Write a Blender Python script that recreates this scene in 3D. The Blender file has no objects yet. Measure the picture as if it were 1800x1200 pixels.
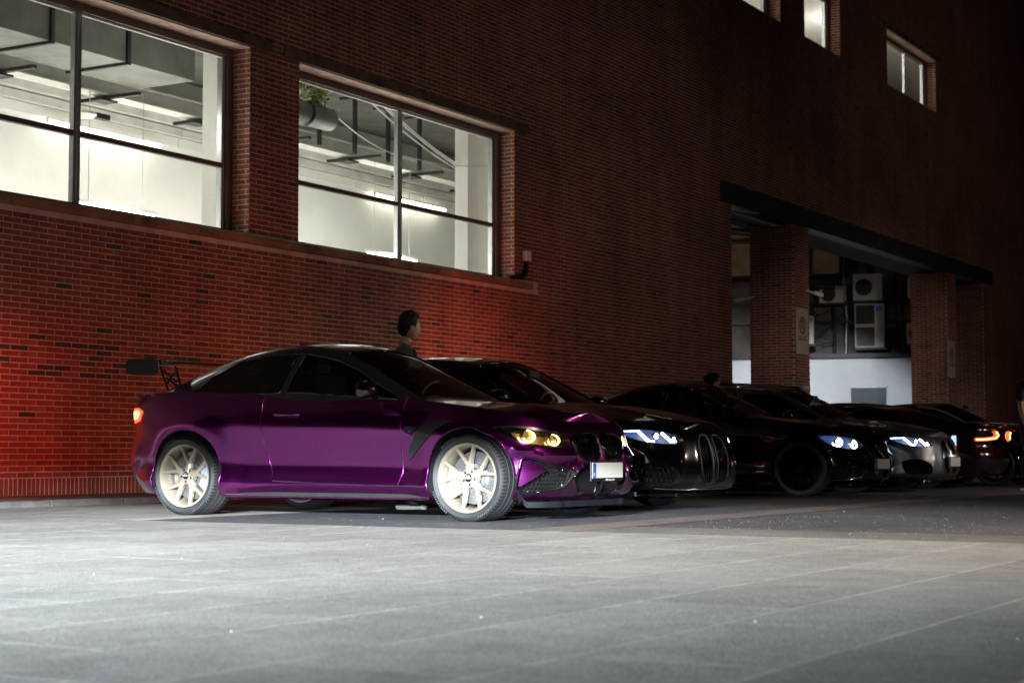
import bpy, bmesh, math, random
import numpy as np
from mathutils import Vector, Matrix
from mathutils.geometry import delaunay_2d_cdt
PI = math.pi
rnd = random.Random(7)
scene = bpy.context.scene
C = scene.collection

# ------------------------------------------------------------------ camera
F_PX = 3050.0                      # focal length in pixels of an 1800 px wide frame
PITCH = math.atan(195 / F_PX)
YAW = math.radians(30.2)
CAM = Vector((0, -13.5, .505))
cd = bpy.data.cameras.new('camera'); cam = bpy.data.objects.new('camera', cd); C.objects.link(cam)
cam.location = CAM
cam.rotation_euler = (PI / 2 + PITCH, 0, YAW - PI / 2)
cd.sensor_width = 36; cd.lens = 36 * F_PX / 1800; cd.clip_end = 500; cd.clip_start = .05
cd.dof.use_dof = True; cd.dof.focus_distance = 13.2; cd.dof.aperture_fstop = 4.0
scene.camera = cam
# ------------------------------------------------------------------ world, exposure
w = bpy.data.worlds.new('World'); scene.world = w; w.use_nodes = True
nt = w.node_tree; bg = nt.nodes['Background']
sky = nt.nodes.new('ShaderNodeTexSky'); sky.sky_type = 'NISHITA'; sky.sun_disc = False
sky.sun_elevation = math.radians(-4); sky.sun_rotation = math.radians(200)
nt.links.new(sky.outputs[0], bg.inputs[0]); bg.inputs[1].default_value = .05
scene.view_settings.view_transform = 'Standard'; scene.view_settings.look = 'None'
scene.view_settings.exposure = 0; scene.view_settings.gamma = 1
scene.view_settings.use_curve_mapping = False
cy = scene.cycles
cy.use_denoising = True; cy.max_bounces = 8; cy.transparent_max_bounces = 16
cy.sample_clamp_indirect = 6; cy.caustics_reflective = False; cy.caustics_refractive = False


def lamp(name, kind, loc, energy, color, radius=.05, target=None, angle=None, blend=.5, size=None):
    d = bpy.data.lights.new(name, kind); o = bpy.data.objects.new(name, d); C.objects.link(o)
    d.energy = energy; d.color = color; o.location = loc
    if kind in ('POINT', 'SPOT'): d.shadow_soft_size = radius
    if target is not None:
        o.rotation_euler = (Vector(target) - Vector(loc)).to_track_quat('-Z', 'Y').to_euler()
    if kind == 'SPOT': d.spot_size = math.radians(angle); d.spot_blend = blend
    if size:
        d.shape = 'RECTANGLE'; d.size, d.size_y = size
    return o


def beam_pattern(o, up=.4, soft=.5, down=9., side=24.):
    """headlamp distribution: flat cut-off just above level, fading downwards and sideways"""
    d = o.data; d.use_nodes = True; n = d.node_tree.nodes; l = d.node_tree.links
    em = n['Emission']; tc = n.new('ShaderNodeTexCoord'); sp = n.new('ShaderNodeSeparateXYZ')
    l.new(tc.outputs['Normal'], sp.inputs[0])
    def mth(op, a, b=None, c=None):
        m = n.new('ShaderNodeMath'); m.operation = op
        for k, v in enumerate((a, b, c)):
            if v is None: continue
            if isinstance(v, (int, float)): m.inputs[k].default_value = v
            else: l.new(v, m.inputs[k])
        return m.outputs[0]
    az = mth('ABSOLUTE', sp.outputs['Z'])
    el = mth('MULTIPLY', mth('ARCTAN2', sp.outputs['Y'], az), 57.3)
    sx = mth('MULTIPLY', mth('ARCTAN2', sp.outputs['X'], az), 57.3)
    mr = n.new('ShaderNodeMapRange'); mr.interpolation_type = 'SMOOTHSTEP'
    l.new(el, mr.inputs[0]); mr.inputs[1].default_value = up + soft; mr.inputs[2].default_value = up - soft
    mr.inputs[3].default_value = .006; mr.inputs[4].default_value = 1
    dn = mth('EXPONENT', mth('MULTIPLY', mth('POWER', mth('DIVIDE', mth('MINIMUM', el, 0), down), 2), -1))
    sd = mth('EXPONENT', mth('MULTIPLY', mth('POWER', mth('DIVIDE', sx, side), 2), -1))
    l.new(mth('MULTIPLY', mth('MULTIPLY', mr.outputs[0], dn), sd), em.inputs['Strength'])
    return o


def cpt(xc, yc, z):
    """a point given as metres right of / ahead of the camera"""
    return Vector((CAM.x + xc * math.sin(YAW) + yc * math.cos(YAW), CAM.y - xc * math.cos(YAW) + yc * math.sin(YAW), z))


# dipped beams of a car that stands behind the photographer, and its driving light
L1 = beam_pattern(lamp('dipped_beam', 'SPOT', cpt(-2.9, -1.6, .70), 4200, (.78, .90, 1), .07, cpt(-2.2, 10, .66 - .32), 150, .3))
L2 = beam_pattern(lamp('dipped_beam', 'SPOT', cpt(-1.5, -1.6, .70), 3200, (.78, .90, 1), .07, cpt(-.9, 10, .66 - .30), 150, .3))
# unseen key lights added for the bright ground pool: flat cut-off across the car's flank
beam_pattern(lamp('pool_key_light', 'SPOT', cpt(-3.4, -1.6, 2.3), 47000, (.87, .95, 1), .10, cpt(-3.0, 13.2, .40), 150, .3), up=0, soft=.5, down=9.5, side=17)
beam_pattern(lamp('pool_key_light', 'SPOT', cpt(-2.0, -1.6, 2.3), 21000, (.87, .95, 1), .10, cpt(.3, 12.2, .52), 150, .3), up=0, soft=.5, down=9.5, side=18)
# unseen street lamp over the ground, then fill spots added for separate areas
lamp('street_fill_light', 'SPOT', (9.0, -14.0, 8), 2100, (1, .78, .60), .15, (10.5, -10.4, 0), 74, 1.0)
lamp('street_fill_light', 'SPOT', (24, -34, 7), 2700, (1, .82, .70), .12, (25, 0, -4.0), 56, 1.0)  # fill added to even out the brick wall
lamp('street_fill_light', 'SPOT', (30, -22, 4.5), 2800, (1, .9, .8), .10, (23.3, -7.1, .9), 21, 1.0)  # added to brighten the grey car's nose
lamp('street_fill_light', 'SPOT', (40, -32, 7), 1100, (1, .80, .72), .12, (46, 0, 5.5), 52, 1.0)  # added to lift the dark upper facade
lamp('street_fill_light', 'SPOT', (12, -21, 5), 9000, (1, .85, .76), .12, (41, 0, .4), 20, 1.0)  # added to light the left faces of the pillars
lamp('street_fill_light', 'SPOT', (31, -20, 5.5), 6000, (1, .82, .66), .08, (13.6, -5.2, 1.3), 17, 1.0)  # added to light the man's face and the car fronts


# ------------------------------------------------------------------ materials
def new_mat(name):
    m = bpy.data.materials.new(name); m.use_nodes = True
    n = m.node_tree.nodes; return m, n, m.node_tree.links, n['Principled BSDF']


def mat(name, col, rough=.5, metal=0., var=0., vscale=8., bump=0., bscale=60., coat=0., col2=None, emit=None, es=0., tint=False, rvar=0., coords='Object', spec=.5, stain=False):
    m, n, l, p = new_mat(name)
    p.inputs['Base Color'].default_value = (*col, 1); p.inputs['Roughness'].default_value = rough
    p.inputs['Metallic'].default_value = metal; p.inputs['Coat Weight'].default_value = coat
    p.inputs['Coat Roughness'].default_value = .03
    p.inputs['Specular IOR Level'].default_value = spec
    tc = n.new('ShaderNodeTexCoord')
    if var or col2:
        no = n.new('ShaderNodeTexNoise'); no.inputs['Scale'].default_value = vscale; no.inputs['Detail'].default_value = 6
        no.inputs['Roughness'].default_value = .65
        l.new(tc.outputs[coords], no.inputs[0])
        r = n.new('ShaderNodeValToRGB'); r.color_ramp.elements[0].position = .32; r.color_ramp.elements[1].position = .68
        a = col2 if col2 else tuple(c * (1 - var) for c in col)
        b = col if col2 else tuple(min(1, c * (1 + var)) for c in col)
        r.color_ramp.elements[0].color = (*a, 1); r.color_ramp.elements[1].color = (*b, 1)
        l.new(no.outputs[0], r.inputs[0]); out = r.outputs[0]
        if tint:
            at = n.new('ShaderNodeAttribute'); at.attribute_name = 'tint'
            mx = n.new('ShaderNodeMix'); mx.data_type = 'RGBA'; mx.blend_type = 'MULTIPLY'; mx.inputs[0].default_value = 1
            l.new(out, mx.inputs[6]); l.new(at.outputs[0], mx.inputs[7]); out = mx.outputs[2]
        if stain:
            ge = n.new('ShaderNodeNewGeometry'); mp = n.new('ShaderNodeMapping'); mp.inputs['Scale'].default_value = (1.6, 1.6, .22); l.new(ge.outputs['Position'], mp.inputs[0])
            for vec, sc_, lo in ((mp.outputs[0], 1.6, .84), (ge.outputs['Position'], .5, .76)):
                q = n.new('ShaderNodeTexNoise'); q.inputs['Scale'].default_value = sc_; q.inputs['Detail'].default_value = 5; l.new(vec, q.inputs[0])
                mr2 = n.new('ShaderNodeMapRange'); mr2.inputs[1].default_value = .36; mr2.inputs[2].default_value = .58; mr2.inputs[3].default_value = lo; mr2.inputs[4].default_value = 1.05; l.new(q.outputs[0], mr2.inputs[0])
                mx3 = n.new('ShaderNodeMix'); mx3.data_type = 'RGBA'; mx3.blend_type = 'MULTIPLY'; mx3.inputs[0].default_value = 1; l.new(out, mx3.inputs[6]); l.new(mr2.outputs[0], mx3.inputs[7]); out = mx3.outputs[2]
        l.new(out, p.inputs['Base Color'])
        if rvar:
            mr = n.new('ShaderNodeMapRange'); l.new(no.outputs[0], mr.inputs[0])
            mr.inputs[1].default_value = .3; mr.inputs[2].default_value = .7
            mr.inputs[3].default_value = rough - rvar; mr.inputs[4].default_value = rough + rvar
            l.new(mr.outputs[0], p.inputs['Roughness'])
    if bump:
        no2 = n.new('ShaderNodeTexNoise'); no2.inputs['Scale'].default_value = bscale; no2.inputs['Detail'].default_value = 4
        l.new(tc.outputs[coords], no2.inputs[0])
        b = n.new('ShaderNodeBump'); b.inputs['Strength'].default_value = bump; b.inputs['Distance'].default_value = .01
        l.new(no2.outputs[0], b.inputs['Height']); l.new(b.outputs[0], p.inputs['Normal'])
    if emit:
        p.inputs['Emission Color'].default_value = (*emit, 1); p.inputs['Emission Strength'].default_value = es
    return m


def glass(name, tint, refl=1.0, rough=0.):
    m, n, l, p = new_mat(name); n.remove(p)
    out = n['Material Output']; t = n.new('ShaderNodeBsdfTransparent'); t.inputs[0].default_value = (*tint, 1)
    g = n.new('ShaderNodeBsdfGlossy'); g.inputs['Roughness'].default_value = rough; g.inputs[0].default_value = (refl, refl, refl, 1)
    f = n.new('ShaderNodeFresnel'); ge = n.new('ShaderNodeNewGeometry'); mr = n.new('ShaderNodeMapRange')
    l.new(ge.outputs['Backfacing'], mr.inputs[0]); mr.inputs[3].default_value = 1.5; mr.inputs[4].default_value = 1 / 1.5; l.new(mr.outputs[0], f.inputs[0])
    mx = n.new('ShaderNodeMixShader'); l.new(f.outputs[0], mx.inputs[0]); l.new(t.outputs[0], mx.inputs[1]); l.new(g.outputs[0], mx.inputs[2])
    l.new(mx.outputs[0], out.inputs[0]); return m


def emat(name, col, s):
    m, n, l, p = new_mat(name)
    p.inputs['Base Color'].default_value = (.02, .02, .02, 1)
    p.inputs['Emission Color'].default_value = (*col, 1); p.inputs['Emission Strength'].default_value = s
    return m


def flip_paint(name, face, edge, rough=.3, flake=.25):
    """two-tone metallic paint under clear coat"""
    m, n, l, p = new_mat(name)
    lw = n.new('ShaderNodeLayerWeight'); lw.inputs[0].default_value = .35
    mx = n.new('ShaderNodeMix'); mx.data_type = 'RGBA'
    mx.inputs[6].default_value = (*face, 1); mx.inputs[7].default_value = (*edge, 1)
    l.new(lw.outputs['Facing'], mx.inputs[0]); l.new(mx.outputs[2], p.inputs['Base Color'])
    p.inputs['Metallic'].default_value = .98; p.inputs['Roughness'].default_value = rough
    p.inputs['Coat Weight'].default_value = 1; p.inputs['Coat Roughness'].default_value = .035
    tc = n.new('ShaderNodeTexCoord'); no = n.new('ShaderNodeTexNoise'); no.inputs['Scale'].default_value = 700
    l.new(tc.outputs['Object'], no.inputs[0]); b = n.new('ShaderNodeBump'); b.inputs['Strength'].default_value = flake * .05
    b.inputs['Distance'].default_value = .002; l.new(no.outputs[0], b.inputs['Height']); l.new(b.outputs[0], p.inputs['Normal'])
    return m


M = {}
M['brick'] = mat('brick_clay', (.30, .09, .052), .8, var=.25, vscale=9, bump=.35, bscale=120, tint=True, stain=True)
M['mortar'] = mat('mortar', (.66, .50, .42), .9, var=.18, vscale=6, bump=.3, bscale=90, stain=True)
M['sill'] = mat('sill_concrete', (.48, .26, .14), .85, col2=(.11, .075, .06), vscale=2.6, bump=.5, bscale=40)
M['lintel'] = mat('lintel_concrete', (.52, .37, .29), .85, var=.3, vscale=5, bump=.3)
M['lintel_dark'] = mat('lintel_stained', (.15, .10, .08), .9, var=.5, vscale=3, bump=.4)
M['soffit'] = mat('soffit_dark', (.02, .02, .02), .9, var=.3)
M['frame'] = mat('window_frame_metal', (.52, .53, .54), .35, metal=.7, var=.1)
M['frame_brown'] = mat('window_bar_brown', (.13, .09, .075), .5, var=.15)
M['dark_metal'] = mat('dark_metal', (.03, .03, .035), .45, metal=.4, var=.2)
M['white_paint'] = mat('interior_white_paint', (.80, .80, .76), .8, var=.05, vscale=1.5)
M['beam_paint'] = mat('interior_beam_paint', (.62, .61, .56), .8, var=.16, vscale=3, bump=.2, bscale=20)
M['ceiling'] = mat('ceiling_grey', (.12, .115, .105), .85, var=.3, vscale=2)
M['duct'] = mat('galvanised_duct', (.20, .20, .18), .55, metal=.2, var=.22, vscale=3)
M['tube'] = emat('fluorescent_tube', (1, .95, .80), 14)
M['glass'] = glass('window_glass', (.93, .95, .93))
M['cable_white'] = mat('white_cable', (.7, .7, .68), .6, var=.05)
M['cable_black'] = mat('black_cable', (.02, .02, .02), .6, var=.05)
M['leaf'] = mat('leaf_green', (.22, .36, .05), .5, var=.4, vscale=20)
M['fascia'] = mat('fascia_steel', (.055, .058, .066), .55, metal=.3, var=.3, vscale=4, rvar=.1)
M['plaster'] = mat('white_plaster_wall', (.74, .76, .79), .9, var=.05, vscale=1.6, bump=.2, bscale=10)
M['backwall'] = mat('grimy_grey_wall', (.15, .13, .12), .9, var=.45, vscale=1.2, bump=.4, bscale=8)
M['warm_concrete'] = mat('warm_lit_concrete', (.46, .31, .21), .9, var=.25, vscale=2.5, bump=.4, bscale=8)  # brown of warm light put into the concrete colour
M['door'] = mat('grey_door', (.09, .105, .13), .5, var=.1)
M['ac'] = mat('air_conditioner_enamel', (.50, .50, .48), .5, var=.12, vscale=5)
M['blue'] = mat('blue_label', (.05, .25, .75), .5, var=.05)
M['black'] = mat('black_plastic', (.008, .008, .009), .45, var=.2, vscale=30)
M['sign'] = mat('sign_enamel', (.55, .48, .36), .6, col2=(.50, .43, .31), vscale=4)
M['sign_red'] = mat('sign_ring_red', (.30, .05, .03), .6, var=.1)
M['sign_black'] = mat('sign_black', (.03, .03, .03), .6, var=.1)


def ground_mat(name, col, var, speck, sscale, bump, rough=.85, tint=False, big=.35):
    m, n, l, p = new_mat(name); tc = n.new('ShaderNodeTexCoord'); geo = n.new('ShaderNodeNewGeometry')
    p.inputs['Roughness'].default_value = rough
    def noise(sc, det=6, r=.6):
        q = n.new('ShaderNodeTexNoise'); q.inputs['Scale'].default_value = sc; q.inputs['Detail'].default_value = det
        q.inputs['Roughness'].default_value = r; l.new(geo.outputs['Position'], q.inputs[0]); return q.outputs[0]
    r = n.new('ShaderNodeValToRGB'); r.color_ramp.elements[0].position = .3; r.color_ramp.elements[1].position = .7
    r.color_ramp.elements[0].color = (*[c * (1 - var) for c in col], 1); r.color_ramp.elements[1].color = (*[c * (1 + var) for c in col], 1)
    l.new(noise(5), r.inputs[0])
    r2 = n.new('ShaderNodeValToRGB'); r2.color_ramp.elements[0].position = .35; r2.color_ramp.elements[1].position = .65
    r2.color_ramp.elements[0].color = (1 - big, 1 - big, 1 - big * .9, 1); r2.color_ramp.elements[1].color = (1, 1, 1, 1)
    l.new(noise(.55, 4), r2.inputs[0])
    mx = n.new('ShaderNodeMix'); mx.data_type = 'RGBA'; mx.blend_type = 'MULTIPLY'; mx.inputs[0].default_value = 1
    l.new(r.outputs[0], mx.inputs[6]); l.new(r2.outputs[0], mx.inputs[7]); out = mx.outputs[2]
    if tint:
        at = n.new('ShaderNodeObjectInfo'); mr = n.new('ShaderNodeMapRange'); l.new(at.outputs['Random'], mr.inputs[0])
        mr.inputs[3].default_value = .84; mr.inputs[4].default_value = 1.06
        m3 = n.new('ShaderNodeMix'); m3.data_type = 'RGBA'; m3.blend_type = 'MULTIPLY'; m3.inputs[0].default_value = 1
        l.new(out, m3.inputs[6]); l.new(mr.outputs[0], m3.inputs[7]); out = m3.outputs[2]
    # aggregate specks
    vo = n.new('ShaderNodeTexVoronoi'); vo.inputs['Scale'].default_value = sscale; l.new(geo.outputs['Position'], vo.inputs[0])
    sr = n.new('ShaderNodeValToRGB'); sr.color_ramp.elements[0].position = .0; sr.color_ramp.elements[1].position = 1
    sr.color_ramp.elements[0].color = (1 - speck,) * 3 + (1,); sr.color_ramp.elements[1].color = (1 + speck,) * 3 + (1,)
    sx = n.new('ShaderNodeSeparateColor'); l.new(vo.outputs['Color'], sx.inputs[0]); l.new(sx.outputs[0], sr.inputs[0])
    m4 = n.new('ShaderNodeMix'); m4.data_type = 'RGBA'; m4.blend_type = 'MULTIPLY'; m4.inputs[0].default_value = 1
    l.new(out, m4.inputs[6]); l.new(sr.outputs[0], m4.inputs[7]); l.new(m4.outputs[2], p.inputs['Base Color'])
    b = n.new('ShaderNodeBump'); b.inputs['Strength'].default_value = bump; b.inputs['Distance'].default_value = .006
    l.new(vo.outputs['Distance'], b.inputs['Height'])
    b2 = n.new('ShaderNodeBump'); b2.inputs['Strength'].default_value = bump; b2.inputs['Distance'].default_value = .012
    l.new(noise(14, 8, .7), b2.inputs['Height']); l.new(b.outputs[0], b2.inputs['Normal']); l.new(b2.outputs[0], p.inputs['Normal'])
    return m


M['paving'] = ground_mat('paving_concrete', (.40, .39, .36), .14, .26, 170, 1.0, tint=True, big=.24)
M['joint_sand'] = ground_mat('joint_sand', (.66, .62, .52), .30, .1, 200, .4)
M['asphalt'] = ground_mat('asphalt_coarse', (.11, .115, .125), .3, .55, 75, 1.0, .75)
M['road'] = ground_mat('road_asphalt', (.13, .125, .13), .25, .4, 120, .9, .75)
M['road_grey'] = ground_mat('road_worn_strip', (.22, .21, .195), .2, .3, 150, .7, .8)
M['gutter'] = ground_mat('gutter_concrete', (.24, .20, .18), .2, .15, 140, .5)
M['sidewalk'] = ground_mat('sidewalk_concrete', (.26, .23, .21), .22, .12, 160, .5)
M['kerb'] = ground_mat('kerb_concrete', (.19, .185, .18), .3, .2, 120, .6)
M['stone'] = ground_mat('loose_stone', (.34, .32, .29), .2, .1, 60, .3)


# ------------------------------------------------------------------ mesh helpers
class MB:
    def __init__(s): s.v = []; s.f = []; s.mi = []
    def add(s, vs, fs, mi=0):
        o = len(s.v); s.v.extend([tuple(v) for v in vs]); s.f.extend([tuple(i + o for i in f) for f in fs]); s.mi.extend([mi] * len(fs)); return s
    def box(s, a, b, mi=0):
        x0, y0, z0 = a; x1, y1, z1 = b
        vs = [(x0, y0, z0), (x1, y0, z0), (x1, y1, z0), (x0, y1, z0), (x0, y0, z1), (x1, y0, z1), (x1, y1, z1), (x0, y1, z1)]
        return s.add(vs, [(0, 3, 2, 1), (4, 5, 6, 7), (0, 1, 5, 4), (1, 2, 6, 5), (2, 3, 7, 6), (3, 0, 4, 7)], mi)
    def obox(s, c, size, m3, mi=0):
        hx, hy, hz = [q / 2 for q in size]; vs = []
        for z in (-hz, hz):
            for x, y in ((-hx, -hy), (hx, -hy), (hx, hy), (-hx, hy)): vs.append(Vector(c) + m3 @ Vector((x, y, z)))
        return s.add(vs, [(0, 3, 2, 1), (4, 5, 6, 7), (0, 1, 5, 4), (1, 2, 6, 5), (2, 3, 7, 6), (3, 0, 4, 7)], mi)
    def tube(s, pts, r, n=8, mi=0, closed=False, cap=True):
        pts = [Vector(p) for p in pts]; N = len(pts); rs = r if isinstance(r, (list, tuple)) else [r] * N
        rings = []; up = None
        for i, p in enumerate(pts):
            if closed: t = pts[(i + 1) % N] - pts[i - 1]
            else: t = pts[min(i + 1, N - 1)] - pts[max(i - 1, 0)]
            t.normalize()
            if up is None:
                up = Vector((0, 0, 1)) if abs(t.z) < .9 else Vector((1, 0, 0))
            a = t.cross(up); a.normalize(); b = a.cross(t); b.normalize(); up = b
            rings.append([p + (a * math.cos(2 * PI * k / n) + b * math.sin(2 * PI * k / n)) * rs[i] for k in range(n)])
        vs = [v for q in rings for v in q]; fs = []
        for i in range(N if closed else N - 1):
            for k in range(n):
                a0 = i * n + k; a1 = i * n + (k + 1) % n; j = (i + 1) % N
                fs.append((a0, a1, j * n + (k + 1) % n, j * n + k))
        if cap and not closed: fs.append(tuple(range(n))[::-1]); fs.append(tuple((N - 1) * n + k for k in range(n)))
        return s.add(vs, fs, mi)
    def lathe(s, prof, c=(0, 0, 0), axis='y', n=48, mi=0, closed=False):
        """prof: (radius, offset along the axis)"""
        vs = []; N = len(prof)
        for k in range(n):
            a = 2 * PI * k / n
            for r, h in prof:
                if axis == 'y': vs.append((c[0] + r * math.cos(a), c[1] + h, c[2] + r * math.sin(a)))
                elif axis == 'z': vs.append((c[0] + r * math.cos(a), c[1] + r * math.sin(a), c[2] + h))
                else: vs.append((c[0] + h, c[1] + r * math.cos(a), c[2] + r * math.sin(a)))
        fs = []
        for k in range(n):
            k2 = (k + 1) % n
            for i in range(N if closed else N - 1):
                i2 = (i + 1) % N; fs.append((k * N + i, k2 * N + i, k2 * N + i2, k * N + i2))
        return s.add(vs, fs, mi)
    def build(s, name, m, parent=None, smooth=0, bevel=0, mirror_y=False, matrix=None):
        me = bpy.data.meshes.new(name)
        vs = s.v
        if matrix is not None: vs = [tuple(matrix @ Vector(v)) for v in vs]
        me.from_pydata(vs, [], s.f)
        ms = m if isinstance(m, (list, tuple)) else [m]
        for q in ms: me.materials.append(q)
        if len(ms) > 1: me.polygons.foreach_set('material_index', s.mi)
        fin(me, smooth)
        o = bpy.data.objects.new(name, me); C.objects.link(o)
        if parent is not None: o.parent = parent
        if bevel:
            b = o.modifiers.new('bevel', 'BEVEL'); b.width = bevel; b.segments = 2; b.limit_method = 'ANGLE'
        return o


def fin(me, smooth=0, recalc=True):
    if recalc:
        bm = bmesh.new(); bm.from_mesh(me)
        bmesh.ops.recalc_face_normals(bm, faces=bm.faces); bm.to_mesh(me); bm.free()
    if smooth:
        me.shade_smooth(); me.set_sharp_from_angle(angle=math.radians(smooth))
    me.update()


def tag(o, label=None, cat=None, group=None, kind=None):
    if label: o['label'] = label
    if cat: o['category'] = cat
    if group: o['group'] = group
    if kind: o['kind'] = kind
    return o


def empty(name, loc, rz=0, **k):
    o = bpy.data.objects.new(name, None); C.objects.link(o); o.location = loc; o.rotation_euler = (0, 0, rz); o.empty_display_size = .2
    return tag(o, **k)


def to_px(P):
    d = Vector(P) - CAM
    Fw = Vector((math.cos(YAW) * math.cos(PITCH), math.sin(YAW) * math.cos(PITCH), math.sin(PITCH)))
    Rw = Vector((math.sin(YAW), -math.cos(YAW), 0)); Uw = Rw.cross(Fw); z = d.dot(Fw)
    if z < .3: return None
    return 900 + F_PX * d.dot(Rw) / z, 600 - F_PX * d.dot(Uw) / z


# ------------------------------------------------------------------ ground (structure)
def sheet(name, pts, z, m, thick=.0):
    mb = MB()
    mb.add([(x, y, z) for x, y in pts], [tuple(range(len(pts)))])
    return tag(mb.build(name, m), kind='structure')

sheet('ground', [(-150, -160), (260, -160), (260, 200), (-150, 200)], -.03, M['road'])
sheet('asphalt', [(9.87, -7.78), (80, -7.78), (80, -1.45), (13.2, -1.45), (13.2, -4.55), (9.87, -4.55)], 0, M['asphalt'])
sheet('road', [(10.75, -40), (80, -40), (80, -8.22), (10.75, -8.22)], -.002, M['road'])
sheet('worn_strip', [(9.87, -40), (10.75, -40), (10.75, -8.22), (9.87, -8.22)], -.001, M['road_grey'])
sheet('gutter', [(9.87, -8.22), (80, -8.22), (80, -7.78), (9.87, -7.78)], .001, M['gutter'])
# kerb stones and pavement along the foot of the wall
pav = MB(); pav.box((-4, -1.38, -.05), (31.8, -.01, .057)); pavement = tag(pav.build('pavement', M['sidewalk']), kind='structure')
kx = 6.0
kme = None
while kx < 31:
    kb = MB(); kb.box((0, 0, 0), (.985, .11, .115))
    if kme is None:
        ko = kb.build('kerb_stone', M['kerb'], pavement, bevel=.012); kme = ko.data
    else:
        ko = bpy.data.objects.new('kerb_stone', kme); C.objects.link(ko); ko.parent = pavement
        b = ko.modifiers.new('bevel', 'BEVEL'); b.width = .012; b.segments = 2
    ko.location = (kx, -1.495 + rnd.uniform(-.006, .006), -.055 + rnd.uniform(-.003, .003)); kx += 1.0
# paving slabs, running bond, joints filled with pale sand
sand = sheet('paved_yard', [(-6, -40), (9.87, -40), (9.87, -4.55), (13.2, -4.55), (13.2, -1.5), (-6, -1.5)], -.0009, M['joint_sand'])
slab_me = {}
def slab(x0, y0, lx, ly):
    key = (round(lx, 3), round(ly, 3))
    if key not in slab_me:
        b = MB(); c = .006
        vs = []
        for (z, e) in ((-.03, 0), (-.0006, 0), (0, c)):
            vs += [(0, e, z), (lx, e, z), (lx, ly - e, z), (0, ly - e, z)]
        fs = []
        for k in range(2):
            for i in range(4): fs.append((k * 4 + i, k * 4 + (i + 1) % 4, k * 4 + 4 + (i + 1) % 4, k * 4 + 4 + i))
        fs.append((8, 9, 10, 11)); b.add(vs, fs)
        o = b.build('paving_slab', M['paving'], sand); slab_me[key] = o.data
    else:
        o = bpy.data.objects.new('paving_slab', slab_me[key]); C.objects.link(o); o.parent = sand
    o.location = (x0, y0, rnd.uniform(0, .0004)); o.rotation_euler = (rnd.uniform(-.0002, .0002), rnd.uniform(-.0002, .0002), 0)
SL, SW, JT = 1.0, .55, .011
cand = []
r = 0; yy = -1.52 - SW
while yy > -19:
    xx = 9.86 - 13 * SL - (SL / 2 if r % 2 else 0)
    while xx < 13.2:
        x1 = xx + SL; lim = 13.19 if yy > -4.5 else 9.86
        if xx < lim - .05:
            x1 = min(x1, lim); p = to_px((.5 * (xx + x1), yy + SW / 2, 0))
            if p and -700 < p[0] < 2400 and p[1] < 1500: cand.append((xx, yy, x1 - xx - .004, SW - .014, (Vector((xx, yy, 0)) - CAM).length))
        xx += SL
    yy -= SW; r += 1
cand.sort(key=lambda q: q[4])
for q in cand[:300]: slab(*q[:4])
rest = MB()
for q in cand[300:]: rest.box((q[0], q[1], -.03), (q[0] + q[2], q[1] + q[3], -.001))
if rest.v: tag(rest.build('paving_slabs', M['paving'], sand), kind='stuff')
# loose grit and crumbs of stone
gr = MB()
for k in range(3600):
    if k < 1900:
        x = rnd.uniform(7, 22); y = rnd.uniform(-10.5, -3.5)
    else:
        yc = rnd.uniform(4.5, 14); q = cpt(rnd.uniform(-.33, .33) * yc, yc, 0); x, y = q.x, q.y
    s = rnd.uniform(.0015, .004) if rnd.random() < .99 else rnd.uniform(.005, .010)
    a = rnd.uniform(0, 6.3); vs = []
    for j in range(4): vs.append((x + s * math.cos(a + j * 1.57) * rnd.uniform(.6, 1.2), y + s * math.sin(a + j * 1.57) * rnd.uniform(.6, 1.2), -.002))
    vs.append((x, y, s * rnd.uniform(.5, 1)))
    gr.add(vs, [(0, 1, 4), (1, 2, 4), (2, 3, 4), (3, 0, 4)])
tag(gr.build('loose_stones', M['stone']), 'pale loose grit scattered over paving and asphalt', 'gravel', kind='stuff')

# ------------------------------------------------------------------ brick building
bld = empty('brick_building', (12, 0, 0), label='long red brick building with lit windows and an open pillared passage', cat='building')
bld.location = (0, 0, 0)
BL, BH, JO = .238, .0505, .0125
ROW = BH + JO; COL = BL + JO
TOP = 21.0
W_OPEN = [(11.25, 16.75, 3.19, 5.52), (17.74, 23.28, 3.19, 5.52), (31.87, 51.3, -1, 5.86)]
U_OPEN = [(30.2, 34.65, 9.72, 11.13), (36.1, 38.45, 9.72, 11.13), (41.9, 46.1, 9.72, 11.13)]
OPEN = W_OPEN + U_OPEN


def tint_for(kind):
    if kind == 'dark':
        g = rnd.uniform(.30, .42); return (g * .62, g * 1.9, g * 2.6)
    g = rnd.choice((.72, .85, .95, 1.0, 1.08)) + rnd.uniform(-.05, .05)
    return (g, g * rnd.uniform(.85, 1.15), g * rnd.uniform(.85, 1.15))


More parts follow.
